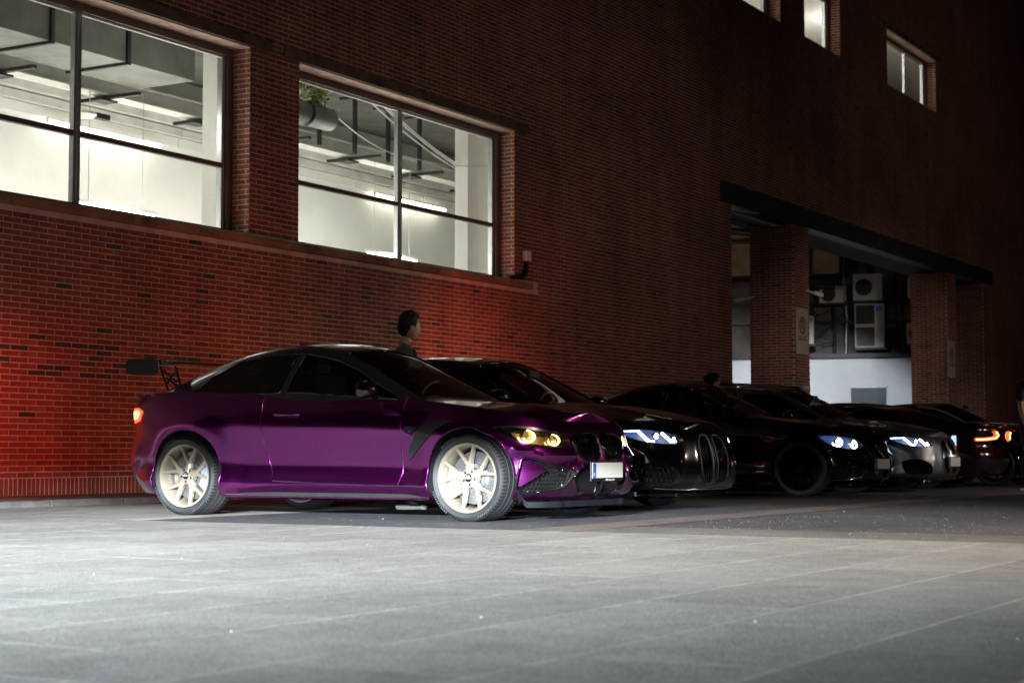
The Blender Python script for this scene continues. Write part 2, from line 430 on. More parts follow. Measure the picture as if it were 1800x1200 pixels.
class Bricks:
    def __init__(s): s.v = []; s.f = []; s.t = []
    def brick(s, o, u, n, x0, x1, z0, z1, tint, proud=.0045, e=.0025):
        """o origin, u along, n outward"""
        j = rnd.uniform(-.0012, .0012); c = []
        for d, g in ((-.012, 0), (proud - .002 + j, 0), (proud + j, e)):
            for a, b in ((x0 + g, z0 + g), (x1 - g, z0 + g), (x1 - g, z1 - g), (x0 + g, z1 - g)):
                c.append((o[0] + u[0] * a + n[0] * d, o[1] + u[1] * a + n[1] * d, o[2] + b))
        k = len(s.v); s.v.extend(c)
        for q in range(2):
            for i in range(4):
                s.f.append((k + q * 4 + i, k + q * 4 + (i + 1) % 4, k + q * 4 + 4 + (i + 1) % 4, k + q * 4 + 4 + i))
        s.f.append((k + 8, k + 9, k + 10, k + 11)); s.t.extend([tint] * 12)
    def build(s, name, parent):
        me = bpy.data.meshes.new(name); me.from_pydata(s.v, [], s.f); me.materials.append(M['brick'])
        at = me.color_attributes.new('tint', 'FLOAT_COLOR', 'POINT')
        at.data.foreach_set('color', np.array([(*t, 1) for t in s.t], dtype=np.float32).ravel())
        o = bpy.data.objects.new(name, me); C.objects.link(o); o.parent = parent; me.update()
        return tag(o, kind='stuff') if len(s.f) > 9 else o


def lay(br, o, u, n, L, z0, z1, opens=(), dark=None, phase=0, stop=None):
    r = 0; z = z0
    while z + BH * .5 < z1:
        zt = min(z + BH, z1); zc = (z + zt) / 2
        iv = [(0, L)]
        for (a, b, c, d) in opens:
            if c < zc < d:
                nv = []
                for (p, q) in iv:
                    if b <= p or a >= q: nv.append((p, q)); continue
                    if p < a: nv.append((p, a))
                    if q > b: nv.append((b, q))
                iv = nv
        for (p, q) in iv:
            k = math.floor((p - phase) / COL) - 1
            off = (COL / 2 if r % 2 else 0) + phase
            while True:
                a = k * COL + off; b = a + BL; k += 1
                if a > q: break
                a, b = max(a, p), min(b, q)
                if b - a < .03: continue
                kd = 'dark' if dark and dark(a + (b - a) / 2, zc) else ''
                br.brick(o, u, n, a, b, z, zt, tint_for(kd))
        z += ROW; r += 1


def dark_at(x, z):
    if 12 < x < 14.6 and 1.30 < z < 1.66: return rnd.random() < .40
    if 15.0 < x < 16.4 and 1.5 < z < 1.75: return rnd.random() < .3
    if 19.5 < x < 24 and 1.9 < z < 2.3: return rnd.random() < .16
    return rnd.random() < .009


# individual bricks: the nearest rows at the left end of the wall
X0 = 11.0
variants = []
for k in range(14):
    b = Bricks(); b.brick((0, 0, 0), (1, 0, 0), (0, -1, 0), 0, BL, 0, BH, tint_for('dark' if k >= 11 else ''))
    me = bpy.data.meshes.new('brick'); me.from_pydata(b.v, [], b.f); me.materials.append(M['brick'])
    at = me.color_attributes.new('tint', 'FLOAT_COLOR', 'POINT'); at.data.foreach_set('color', np.array([(*t, 1) for t in b.t], dtype=np.float32).ravel())
    me.update(); variants.append(me)
Z0 = .245                                   # top of the soldier course
picked = set(); nrows = int((3.0 - Z0) / ROW); cnt = 0
for r_ in range(nrows):
    z = Z0 + r_ * ROW
    off = COL / 2 if r_ % 2 else 0
    x = X0 + off + math.ceil((12.62 - X0 - off) / COL) * COL - X0
    for k in range(6):
        if cnt >= 258: break
        a = x + k * COL
        picked.add((r_, round(a, 3)))
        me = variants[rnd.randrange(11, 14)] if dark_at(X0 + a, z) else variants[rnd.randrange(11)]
        o = bpy.data.objects.new('brick', me); C.objects.link(o); o.parent = bld
        o.location = (X0 + a, rnd.uniform(-.0012, .0012), z); cnt += 1
# soldier course bricks: the first ones single too
main = Bricks(); x = X0; ns = 0
me = bpy.data.meshes.new('brick'); sb = Bricks(); sb.brick((0, 0, 0), (1, 0, 0), (0, -1, 0), 0, BH, 0, .178, tint_for(''))
me.from_pydata(sb.v, [], sb.f); me.materials.append(M['brick'])
at = me.color_attributes.new('tint', 'FLOAT_COLOR', 'POINT'); at.data.foreach_set('color', np.array([(*t, 1) for t in sb.t], dtype=np.float32).ravel())
while x < 31.7:
    if 12.7 < x < 15.3 and ns < 42:
        o = bpy.data.objects.new('brick', me); C.objects.link(o); o.parent = bld; o.location = (x, rnd.uniform(-.002, .002), .057); ns += 1
    else: main.brick((0, 0, 0), (1, 0, 0), (0, -1, 0), x, x + BH, .057, .235, tint_for(''))
    x += ROW
class Skip(Bricks):
    def brick(s, o, u, n, x0, x1, z0, z1, tint, proud=.0045, e=.0025):
        r_ = int(round((z0 - Z0) / ROW))
        if (r_, round(x0, 3)) in picked: return
        Bricks.brick(s, o, u, n, x0, x1, z0, z1, tint, proud, e)
sk = Skip(); sk.v, sk.f, sk.t = main.v, main.f, main.t
opn = [(a - X0, b - X0, c, d) for a, b, c, d in OPEN] + [(-5, 24.0 - X0, 3.03, 3.19)]
lay(sk, (X0, 0, 0), (1, 0, 0), (0, -1, 0), 62 - X0, Z0, 16.8, opn, dark=lambda x, z: dark_at(x + X0, z))
# right-hand reveals of the windows and the jamb faces
REV = .30
for (a, b, c, d) in OPEN:
    for xx in ((b,) if a > 20 and a < 31 or b < 50 else (b,)):
        lay(sk, (xx, 0, 0), (0, 1, 0), (-1, 0, 0), REV if b < 50 else 1.0, max(c, .06), d, phase=.07)
sk.build('brickwork', bld)
# mortar bed behind the bricks, with the openings left free
xs = sorted({X0 - 6, 75} | {q for o_ in OPEN for q in o_[:2]}); zs = sorted({-.02, TOP} | {q for o_ in OPEN for q in o_[2:] if q > 0})
wl = MB()
for i in range(len(xs) - 1):
    for j in range(len(zs) - 1):
        xm, zm = (xs[i] + xs[i + 1]) / 2, (zs[j] + zs[j + 1]) / 2
        if any(a < xm < b and c < zm < d for a, b, c, d in OPEN): continue
        wl.box((xs[i], 0, zs[j]), (xs[i + 1], REV, zs[j + 1]))
wo = wl.build('wall', M['mortar'], bld)
bm = bmesh.new(); bm.from_mesh(wo.data); bmesh.ops.remove_doubles(bm, verts=bm.verts, dist=1e-4)
dup = {}
for f in bm.faces: dup.setdefault(tuple(sorted(v.index for v in f.verts)), []).append(f)
bmesh.ops.delete(bm, geom=[f for fs in dup.values() if len(fs) > 1 for f in fs], context='FACES_ONLY')
bmesh.ops.recalc_face_normals(bm, faces=bm.faces); bm.to_mesh(wo.data); bm.free()

# pillars of the passage
for (px0, px1, ztop) in ((35.3, 36.2, 5.42), (46.85, 47.72, 5.42), (50.57, 51.29, 5.42)):
    b = MB(); b.box((px0, .004, 0), (px1, 1.02, ztop)); po = b.build('pillar', M['mortar'], bld)
    br = Bricks()
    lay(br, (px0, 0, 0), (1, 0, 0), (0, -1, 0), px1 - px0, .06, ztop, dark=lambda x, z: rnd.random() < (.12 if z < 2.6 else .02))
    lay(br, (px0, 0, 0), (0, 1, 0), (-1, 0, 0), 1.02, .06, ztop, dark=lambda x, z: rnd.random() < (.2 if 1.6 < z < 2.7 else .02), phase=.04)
    br.build('brickwork', po)
# fascia over the passage: sheet-metal panels with joints
fx = 31.3
for x1 in (33.4, 35.7, 38.0, 40.3, 42.6, 44.9, 47.2, 49.4, 51.4):
    b = MB(); b.box((fx + .02, -.05, 5.43), (x1 - .02, .30, 5.84)); b.build('fascia_panel', M['fascia'], bld, bevel=.01); 
    b = MB(); b.box((x1 - .16, -.075, 5.425), (x1, -.052, 5.845)); b.build('fascia_joint', M['fascia'], bld, bevel=.004)
    fx = x1
b = MB(); b.box((31.9, .34, 5.50), (51.3, 1.4, 5.62)); b.build('soffit', M['soffit'], bld)
b = MB(); b.box((31.9, .36, 5.40), (36.0, .60, 5.46)); b.build('soffit_trim', M['white_paint'], bld)
# sills and lintels
sx = 11.0
for x1 in (12.3, 13.15, 14.6, 15.75, 17.3, 18.5, 19.4, 21.0, 22.3, 23.73):
    b = MB(); b.box((sx + .004, -.085, 3.07), (x1 - .004, .28, 3.16)); b.build('window_sill', M['sill'], bld, bevel=.008); sx = x1
for (a, b_, c, d) in W_OPEN[:2] + U_OPEN:
    hi = d
    q = MB(); q.box((a + .002, .004, hi - .006), (b_ - .002, .29, hi - .002)); q.build('lintel', M['lintel'], bld)
    q = MB(); q.box((a - .35, -.045, hi + .006), (b_ + .38, -.012, hi + .14)); q.build('lintel_band', M['lintel_dark'], bld, bevel=.006)


# windows
def window(a, b, z0, z1, mull, bar, y=.30, opened=False):
    fw = .07
    f = MB(); f.box((a, y - .03, z1 - .10), (b, y + .08, z1)); f.box((a, y - .03, z0), (b, y + .08, z0 + fw))
    f.box((a, y - .03, z0 + fw), (a + fw, y + .08, z1 - .1)); f.box((b - .11, y - .03, z0 + fw), (b, y + .08, z1 - .1))
    wo = f.build('window', M['frame_brown'], bld, bevel=.004)
    xs_ = [a + fw] + [m for m in mull] + [b - .11]
    for m in mull:
        g = MB(); g.box((m - .055, y + .0, z0 + fw), (m + .055, y + .07, z1 - .1)); g.box((m - .012, y - .012, z0 + fw), (m + .012, y - .001, z1 - .1)); g.build('mullion', M['frame'], wo, bevel=.004)
    g = MB(); g.box((b - .17, y + .01, z0 + fw), (b - .113, y + .09, z1 - .1)); g.build('mullion', M['frame'], wo, bevel=.004)
    for i in range(len(xs_) - 1):
        p, q = xs_[i] + .056, xs_[i + 1] - .056
        if bar:
            g = MB(); g.box((p, y - .01, bar - .03), (q, y + .06, bar + .03)); g.build('transom', M['frame_brown'], wo, bevel=.004)
            g = MB(); g.box((p, y + .02, z1 - .125), (q, y + .06, z1 - .101)); g.build('frame_edge', M['white_paint'], wo)
            for (s, t) in ((z0 + fw, bar - .031), (bar + .031, z1 - .126)):
                g = MB(); g.add([(p, y + .03, s), (q, y + .03, s), (q, y + .03, t), (p, y + .03, t)], [(0, 1, 2, 3)]); g.build('pane', M['glass'], wo)
        else:
            g = MB(); g.add([(p, y + .03, z0 + fw), (q, y + .03, z0 + fw), (q, y + .03, z1 - .1), (p, y + .03, z1 - .1)], [(0, 1, 2, 3)]); g.build('pane', M['glass'], wo)
    return wo
window(11.25, 16.75, 3.19, 5.52, [14.09], 4.045)
window(17.74, 23.28, 3.19, 5.52, [20.52], 4.045)
window(30.2, 34.65, 9.72, 11.13, [31.6, 33.1], 0)
window(36.1, 38.45, 9.72, 11.13, [36.75], 0)
window(41.9, 46.1, 9.72, 11.13, [42.7, 44.35], 0)

# lit rooms behind the windows
def room(x0, x1, y1, z0, z1, ceil='ceiling'):
    w_ = MB(); w_.box((x0, y1, z0), (x1, y1 + .15, z1)); w_.box((x0 - .15, REV + .09, z0), (x0, y1, z1)); w_.box((x1, REV + .09, z0), (x1 + .15, y1, z1))
    w_.box((x0, REV + .09, z0 - .15), (x1, y1, z0)); w_.build('room_wall', M['white_paint'], bld)
    c_ = MB(); c_.box((x0, REV + .002, z1), (x1, y1, z1 + .12)); c_.build('room_ceiling', M[ceil], bld)
room(9.0, 29.8, 5.0, 2.3, 6.45)
room(30.0, 60, 4.2, 8.9, 12.4, 'white_paint')
for (a, b_, c, d) in ((9.02, 29.78, 2.31, 3.18), (9.02, 29.78, 5.53, 6.44), (9.02, 11.24, 3.182, 5.528), (16.76, 17.73, 3.182, 5.528), (23.29, 29.78, 3.182, 5.528)):
    q = MB(); q.box((a, .302, c), (b_, .345 if c > 3.1 and d < 5.6 else .35, d)); q.build('inner_lining', M['white_paint'], bld)
# white columns by the windows
for (a, b_) in ((17.2, 17.42), (23.35, 24.02)):
    c_ = MB(); c_.box((a, .9, 2.31), (b_, 1.15, 6.44)); c_.build('room_column', M['white_paint'], bld, bevel=.01)
# white bands and beams on the rear wall
for (z0, z1, d, m) in ((5.36, 5.52, .05, 'white_paint'), (5.53, 5.66, .12, 'beam_paint'), (5.68, 5.86, .20, 'beam_paint'), (5.875, 6.1, .34, 'beam_paint')):
    x = 9.1
    while x < 29.6:
        b = MB(); b.box((x, 5.0 - d, z0), (min(x + 2.38, 29.7), 4.996, z1)); b.build('wall_panel', M[m], bld, bevel=.008); x += 2.4
# steel beam under the ceiling with brackets
b = MB(); b.box((9.1, 3.1, 5.38), (29.7, 3.14, 5.56)); b.box((9.1, 2.98, 5.56), (29.7, 3.26, 5.585)); b.box((9.1, 2.98, 5.355), (29.7, 3.26, 5.38)); b.build('ceiling_beam', M['beam_paint'], bld)
for k in range(9):
    x = 13.6 + k * 1.9
    b = MB(); b.box((x, 2.45, 5.30), (x + .07, 3.5, 5.345)); b.box((x - .12, 2.98, 5.27), (x + .19, 3.2, 5.298)); b.build('bracket', M['dark_metal'], bld)
# galvanised duct with flanges in the first room
duct = empty('ventilation_duct', (14, 1.6, 5.42), label='grey boxy ventilation duct under the ceiling behind the left window', cat='duct')
for k in range(5):
    x = -3.0 + k * 1.32
    b = MB(); b.box((x + .03, 0, 0), (x + 1.29, 1.0, .72)); b.build('duct_section', M['duct'], duct, bevel=.006)
    b = MB(); b.box((x - .028, -.035, -.035), (x + .028, 1.035, .755)); b.build('flange', M['dark_metal'], duct)
# round duct end in the second room
rd = empty('round_duct', (17.75, .92, 5.18), label='round grey duct end behind the top left of the second window', cat='duct')
b = MB(); b.lathe([(0, 0), (.15, 0), (.16, .03), (.16, 1.9), (.14, 1.93), (0, 1.93)], axis='x', n=28); b.build('duct_shell', M['duct'], rd, smooth=40)
b = MB(); b.lathe([(.162, 1.3), (.175, 1.32), (.175, 1.36), (.162, 1.38)], axis='x', n=28); b.build('duct_band', M['dark_metal'], rd, smooth=40)
# ceiling struts in the second room
for k in range(6):
    x = 19.8 + k * .95
    s_ = MB(); s_.box((x, 2.6, 5.30), (x + .05, 2.66, 6.45)); s_.box((x - .03, 2.4, 6.2), (x + .08, 2.9, 6.24))
    tag(s_.build('ceiling_strut', M['dark_metal']), 'dark steel ceiling strut behind the second window, %s from its left edge' % ('first', 'second', 'third', 'fourth', 'fifth', 'sixth')[k], 'strut', 'ceiling struts behind the second window')
# swooping cables
def swoop(p0, p1, sag, n=14):
    p0, p1 = Vector(p0), Vector(p1)
    return [p0.lerp(p1, i / n) + Vector((0, 0, -sag * math.sin(PI * i / n))) for i in range(n + 1)]
for (p0, p1, sg, r_, m, lb) in (((20.1, 1.0, 5.9), (24.3, 1.2, 4.92), .14, .013, 'cable_white', 'thick white cable swooping behind the second window, lowest of the bundle'),
        ((20.3, 1.0, 5.95), (24.3, 1.25, 4.98), .12, .013, 'cable_white', 'thick white cable swooping behind the second window, middle of the bundle'),
        ((20.5, 1.05, 5.95), (24.3, 1.3, 5.03), .10, .010, 'cable_white', 'white cable swooping behind the second window, top of the bundle'),
        ((20.9, 1.4, 6.0), (24.4, 1.4, 5.15), .10, .018, 'cable_black', 'thick black cable behind the white cables in the second window'),
        ((21.6, 1.0, 4.98), (23.9, .88, 5.13), .06, .008, 'cable_white', 'thin white cable running to the column in the second window'),
        ((19.6, 1.2, 5.6), (22.2, 1.2, 5.0), .16, .007, 'cable_white', 'thin pale cable sagging at the left of the second window')):
    b = MB(); b.tube(swoop(p0, p1, sg), r_, 8); tag(b.build('cable', M[m], smooth=60), lb, 'cable', 'cables behind the second window')
# fluorescent lights on hangers
def tube_light(x, y, z, L, lb, hang=1.2, power=40):
    t = empty('tube_light', (x, y, z), label=lb, cat='light', group='tube lights in the lit rooms')
    b = MB(); b.tube([(-L / 2, 0, 0), (L / 2, 0, 0)], .022, 12); b.build('tube', M['tube'], t, smooth=60)
    b = MB(); b.box((-L / 2 - .02, -.03, .03), (L / 2 + .02, .03, .07)); b.box((-L / 2 - .02, -.02, -.02), (-L / 2, .02, .03)); b.box((L / 2, -.02, -.02), (L / 2 + .02, .02, .03))
    b.build('housing', M['white_paint'], t)
    if hang:
        for s in (-.35, .35):
            b = MB(); b.tube([(s * L, 0, .07), (s * L, 0, hang)], .006, 6); b.build('hanger', M['frame'], t)
    l_ = lamp('tube_glow', 'POINT', (0, 0, -.06), power, (1, .98, .92), .25); l_.parent = t
tube_light(17.6, 3.0, 3.80, 1.5, 'lit fluorescent tube low behind the left window', 1.7, 120)
tube_light(14.6, 3.0, 3.80, 1.5, 'lit fluorescent tube behind the left part of the left window', 1.7, 120)
tube_light(24.3, 3.0, 3.80, 1.5, 'lit fluorescent tube low behind the second window', 1.7, 120)
tube_light(19.3, 4.8, 5.28, 2.4, 'thin lit tube along the white beam behind the left window', 0, 2)
tube_light(27.6, 4.8, 5.28, 2.4, 'thin lit tube along the white beam behind the second window', 0, 2)
tube_light(20.6, 3.0, 3.80, 1.5, 'lit fluorescent tube hidden behind the brick pier', 1.7, 120)
for x, lb in ((33, 'first lit tube in the upper floor room'), (39, 'second lit tube in the upper floor room'), (45, 'third lit tube in the upper floor room')):
    tube_light(x, 2.2, 11.9, 1.5, lb, 0, 120)
for x_ in (12.5, 16.0, 20.5):
    lamp('window_side_fill', 'POINT', (x_, .95, 4.6), 16, (1, .97, .9), .3)  # unseen lamps added to brighten duct and ceiling from the window side
# small oval ceiling lamp and hanging leaves
ol = empty('bulkhead_lamp', (17.0, 3.0, 5.02), label='oval cream bulkhead lamp under the beam behind the left window', cat='lamp')
b = MB(); b.lathe([(0, -.06), (.10, -.05), (.15, -.01), (.14, .03), (0, .05)], axis='z', n=24); b.build('diffuser', mat('cream_diffuser', (.8, .74, .58), .4, var=.05), ol, smooth=50)
b = MB(); b.box((.16, -.05, -.02), (.42, .05, .05)); b.build('lamp_bracket', M['dark_metal'], ol)
pl = empty('hanging_plant', (19.15, .90, 5.45), label='leafy green plant at the top left of the second window', cat='plant')
b = MB(); b.tube(swoop((0, 0, .2), (.25, 0, -.2), -.05), .008, 6); b.build('stem', M['cable_black'], pl)
b = MB()
for k in range(420):
    c_ = Vector((rnd.gauss(.12, .16), rnd.gauss(0, .08), rnd.gauss(-.02, .14))); d1 = Vector((rnd.gauss(0, 1), rnd.gauss(0, 1), rnd.gauss(0, 1))).normalized(); d2 = d1.orthogonal()
    s = rnd.uniform(.025, .055); b.add([c_ - d1 * s, c_ + d2 * s * .4, c_ + d1 * s, c_ - d2 * s * .4], [(0, 1, 2, 3)])
tag(b.build('foliage', M['leaf'], pl), kind='stuff')
# downpipe elbow with white junction box at the right of the second window
dp = empty('wall_conduit', (23.5, -.06, 3.3), label='black bent conduit with small white box beside the second window', cat='conduit')
b = MB(); b.tube([(-.35, .1, -.08), (-.1, 0, -.06), (.0, 0, -.02), (.04, 0, .06), (.05, 0, .2)], .035, 10); b.build('pipe', M['black'], dp, smooth=60)
b = MB(); b.box((-.03, -.05, .2), (.12, .04, .36)); b.build('junction_box', M['white_paint'], dp, bevel=.008)

# ------------------------------------------------------------------ things on the pillars
def text_mesh(txt, size, loc, rot, m, name, parent, ext=.002):
    cu = bpy.data.curves.new(name, 'FONT'); cu.body = txt; cu.size = size; cu.extrude = ext; cu.align_x = 'CENTER'; cu.align_y = 'CENTER'
    o = bpy.data.objects.new(name, cu); C.objects.link(o)
    dg = bpy.context.evaluated_depsgraph_get(); me = bpy.data.meshes.new_from_object(o.evaluated_get(dg)); bpy.data.objects.remove(o)
    me.materials.clear(); me.materials.append(m); o = bpy.data.objects.new(name, me); C.objects.link(o); o.parent = parent; o.location = loc; o.rotation_euler = rot
    return o
def nosign(x, z, label):
    t = empty('parking_sign', (x, -.02, z), label=label, cat='sign', group='no parking signs on the brick pillars')
    b = MB(); b.box((-.345, -.012, -.5), (.345, .012, .5)); b.build('sign_board', M['sign'], t, bevel=.006)
    b = MB(); b.lathe([(.145, -.004), (.19, -.004), (.19, .004), (.145, .004)], c=(0, -.017, .13), n=40, closed=True)
    mm = Matrix.Rotation(math.radians(-45), 3, 'Y'); b.obox((0, -.019, .13), (.03, .006, .32), mm); b.build('prohibition_ring', M['sign_red'], t)
    text_mesh('P', .30, (0, -.016, .13), (PI / 2, 0, 0), M['sign_black'], 'letter', t)
    b = MB()
    for z_, n_ in ((-.13, 13), (-.19, 16)):
        for k in range(n_):
            x_ = -.26 + .52 * k / n_; b.box((x_, -.016, z_), (x_ + .022, -.013, z_ + .028)); 
    b.build('small_print', M['sign_black'], t)
nosign(35.69, 3.13, 'weathered cream no parking sign on the first brick pillar')
nosign(47.08, 3.05, 'weathered cream no parking sign on the second brick pillar')
def cctv(loc, rz, label, aim):
    t = empty('security_camera', loc, rz, label=label, cat='camera', group='security cameras on the pillar')
    b = MB(); b.tube([(0, 0, 0), (aim * .12, 0, -.04), (aim * .2, 0, -.05)], .02, 8); b.build('arm', M['white_paint'], t)
    b = MB(); b.obox((aim * .30, 0, -.07), (.24, .10, .09), Matrix.Rotation(aim * .25, 3, 'Y')); b.build('housing', M['white_paint'], t, bevel=.02)
cctv((35.29, .95, 3.9), PI / 2 + .5, 'cream bullet security camera at the hidden side of the first pillar', 1)
cctv((36.0, -.03, 4.05), -PI / 2 + 1.0, 'dim security camera on the road side of the first pillar', 1)
# barrier arm in front of the passage
ba = empty('barrier_arm', (30.75, -.75, 0), label='dark barrier arm with round pale end before the passage', cat='barrier')
b = MB(); b.tube([(-.9, 1.2, 1.86), (.55, -.9, 1.72)], .035, 10); b.build('arm', M['dark_metal'], ba)
b = MB(); b.lathe([(0, -.06), (.10, -.04), (.115, 0), (.10, .04), (0, .06)], c=(.6, -.95, 1.73), axis='z', n=20); b.build('end_cap', M['white_paint'], ba, smooth=60)
b = MB(); b.box((-1.05, 1.05, 0), (-.75, 1.4, 1.75)); b.build('post', M['dark_metal'], ba, bevel=.01)

# ------------------------------------------------------------------ yard behind the passage: facing nearly square to the camera
bk = empty('yard_building', tuple(cpt(8.8, 52.3, 0)), math.radians(30.2 - 90 - 14.0) , label='grimy rear building with whitewashed ground floor seen through the passage', cat='building')
# local x runs right in the picture, local -y faces the camera
b = MB(); b.box((-9, 0, -.02), (4.7, .4, 3.33)); b.build('whitewashed_wall', M['plaster'], bk)
b = MB(); b.box((-9, .5, 3.33), (4.7, .9, 7.6)); b.build('upper_wall', M['backwall'], bk)
b = MB(); b.box((-9, -.15, 3.335), (4.7, .48, 3.46)); b.build('ledge', M['dark_metal'], bk)
b = MB(); b.box((-9, -.1, 5.87), (1.1, .48, 6.85)); b.build('concrete_band', M['warm_concrete'], bk, bevel=.02)
b = MB(); b.box((-9, -.5, 7.0), (4.7, .48, 7.61)); b.build('parapet', M['warm_concrete'], bk)
b = MB(); b.box((1.40, -.06, -.01), (2.42, -.002, 2.43)); b.build('door', M['door'], bk, bevel=.01)
b = MB(); b.box((1.34, -.03, 2.432), (2.48, -.002, 2.50)); b.build('door_lintel', M['frame'], bk)
for x in (-4.6, -3.0, -1.4, .2, 1.9, 3.6):
    b = MB(); b.box((x, .40, 3.56), (x + .12, .498, 7.5)); b.build('rail', M['dark_metal'], bk)
for (z) in (4.4, 5.0):
    b = MB(); b.box((-9, .2, z), (4.7, .3, z + .07)); b.build('shelf_angle', M['dark_metal'], bk)
def wall_line(p, q, r_): 
    b = MB(); b.tube(swoop(p, q, .25), r_, 6); b.build('loose_wire', M['cable_black'], bk)
for k in range(5):
    b = MB(); xx = (-.2, .9, 1.25, 2.75, 3.3)[k]; b.tube([(xx, .25, 3.47), (xx + .03, .25, 4.6), (xx - .05, .22, 5.9), (xx, .3, 7.0)], .03 + .015 * (k % 2), 8); b.build('riser_pipe', M['dark_metal' if k % 2 else 'frame'], bk, smooth=60)
for k in range(14): wall_line((rnd.uniform(-1.5, 0), .1, rnd.uniform(3.9, 5)), (rnd.uniform(.2, 1.4), .1, rnd.uniform(3.8, 5)), .015)
b = MB(); b.tube([(-6, -.3, 7.4), (-2, -.4, 7.2), (2, -.4, 6.6), (5, -.4, 6.3)], .16, 10); b.build('pipe_run', M['dark_metal'], bk, smooth=60)
b = MB(); b.tube([(-.0, -.3, 6.7), (-.02, -.3, 5.6), (1.0, -.3, 5.55)], .2, 10); b.build('pipe_drop', M['dark_metal'], bk, smooth=60)
def ac(xw, z, wd, ht, fans, label, blue=True):
    x = xw
    P = bk.matrix_basis @ Vector((x, .1, z))
    P = Matrix.Translation(bk.location) @ Matrix.Rotation(bk.rotation_euler.z, 4, 'Z') @ Vector((x, .1, z))
    t = empty('air_conditioner', tuple(P), bk.rotation_euler.z, label=label, cat='air conditioner', group='air conditioner units on the rear wall')
    b = MB(); b.box((0, -.34, 0), (wd, 0, ht)); b.build('casing', M['ac'], t, bevel=.015)
    fw = wd * .64
    for k in range(fans):
        h = ht / fans; cz = h * (k + .5); rr = min(fw, h) * .44
        b = MB(); b.box((.04, -.355, h * k + .05), (fw + .03, -.342, h * (k + 1) - .05)) if fans > 1 or wd > .95 else b.lathe([(0, -.352), (rr, -.352), (rr + .01, -.341)], c=(fw / 2 + .04, 0, cz), n=28)
        b.build('fan_opening', M['black'], t)
        b = MB()
        for rad in (.25, .5, .75, 1):
            b.lathe([(rr * rad - .006, -.372), (rr * rad + .006, -.372), (rr * rad + .006, -.362), (rr * rad - .006, -.362)], c=(fw / 2 + .04, 0, cz), n=24, closed=True)
        b.lathe([(0, -.374), (.05, -.374), (.05, -.36)], c=(fw / 2 + .04, 0, cz), n=12); b.build('fan_guard', M['dark_metal'], t)
    if blue: b = MB(); b.box((wd * .72, -.352, ht * .82), (wd * .95, -.342, ht * .93)); b.build('blue_label', M['blue'], t)
    b = MB(); b.box((-.05, -.36, -.06), (wd + .06, 0, -.02)); b.build('support', M['dark_metal'], t)
    return t
ac(.5, 4.98, .72, .5, 1, 'small white outdoor unit with blue label left of the round-fan unit')
ac(1.50, 5.03, .86, .80, 1, 'square white outdoor unit with one round fan above the twin-fan unit', False)
ac(1.54, 3.62, .86, 1.32, 2, 'tall white outdoor unit with two fans above the whitewashed wall')
ac(-.45, 3.75, .78, .85, 1, 'outdoor unit half hidden behind the first pillar')
ac(3.05, 3.7, .9, .63, 1, 'outdoor unit low beside the second pillar', False)
ac(3.1, 5.07, .8, .63, 1, 'outdoor unit high beside the second pillar', False)
lamp('yard_light', 'SPOT', (44.5, 2.6, 4.9), 850, (.86, .93, 1), .15, (48.6, 4.6, .6), 78, .5)
lamp('yard_light', 'POINT', (45.5, 6.0, 6.6), 26, (1, .84, .68), .2)
lamp('yard_light', 'SPOT', (41.5, 4.6, 5.2), 900, (.9, .95, 1), .2, (47.2, 7.6, .9), 70, .6)

# ================================================================== cars
def crom(pts, n):
    """Catmull-Rom through 2-D points"""
    P = [np.array(p, float) for p in pts]; P = [2 * P[0] - P[1]] + P + [2 * P[-1] - P[-2]]; out = []
    for i in range(1, len(P) - 2):
        for k in range(n):
            t = k / n; a, b, c, d = P[i - 1:i + 3]
            out.append(.5 * ((2 * b) + (c - a) * t + (2 * a - 5 * b + 4 * c - d) * t * t + (3 * b - a - 3 * c + d) * t ** 3))
    out.append(P[-2]); return np.array(out)


def interp1(pts, smooth=True):
    pts = sorted(pts); X = np.array([p[0] for p in pts]); Yv = np.array([p[1] for p in pts])
    if not smooth: return lambda x: np.interp(x, X, Yv)
    # monotone-ish cubic
    d = np.gradient(Yv, X)
    def f(x):
        x = np.clip(x, X[0], X[-1]); i = np.clip(np.searchsorted(X, x) - 1, 0, len(X) - 2)
        h = X[i + 1] - X[i]; t = (x - X[i]) / h
        return ((2 * t ** 3 - 3 * t * t + 1) * Yv[i] + (t ** 3 - 2 * t * t + t) * h * d[i] + (-2 * t ** 3 + 3 * t * t) * Yv[i + 1] + (t ** 3 - t * t) * h * d[i + 1])
    return f


def sstep(a, b, x):
    t = np.clip((x - a) / (b - a), 0, 1); return t * t * (3 - 2 * t)


def inpoly(P, poly):
    x, y = P[:, 0], P[:, 1]; c = np.zeros(len(P), bool); n = len(poly)
    for i in range(n):
        x1, y1 = poly[i]; x2, y2 = poly[(i + 1) % n]
        if y1 == y2: continue
        m = ((y1 > y) != (y2 > y)) & (x < (x2 - x1) * (y - y1) / (y2 - y1) + x1); c ^= m
    return c


def densify(poly, d):
    out = []; n = len(poly)
    for i in range(n):
        a = np.array(poly[i]); b = np.array(poly[(i + 1) % n]); k = max(1, int(round(np.linalg.norm(b - a) / d)))
        for j in range(k): out.append(a + (b - a) * j / k)
    return np.array(out)


def round_poly(poly, r=.25, it=2):
    """corner cutting"""
    P = [np.array(p, float) for p in poly]
    for _ in range(it):
        Q = []; n = len(P)
        for i in range(n):
            a, b = P[i], P[(i + 1) % n]; Q.append(a + (b - a) * r); Q.append(b - (b - a) * r)
        P = Q
    return [tuple(p) for p in P]


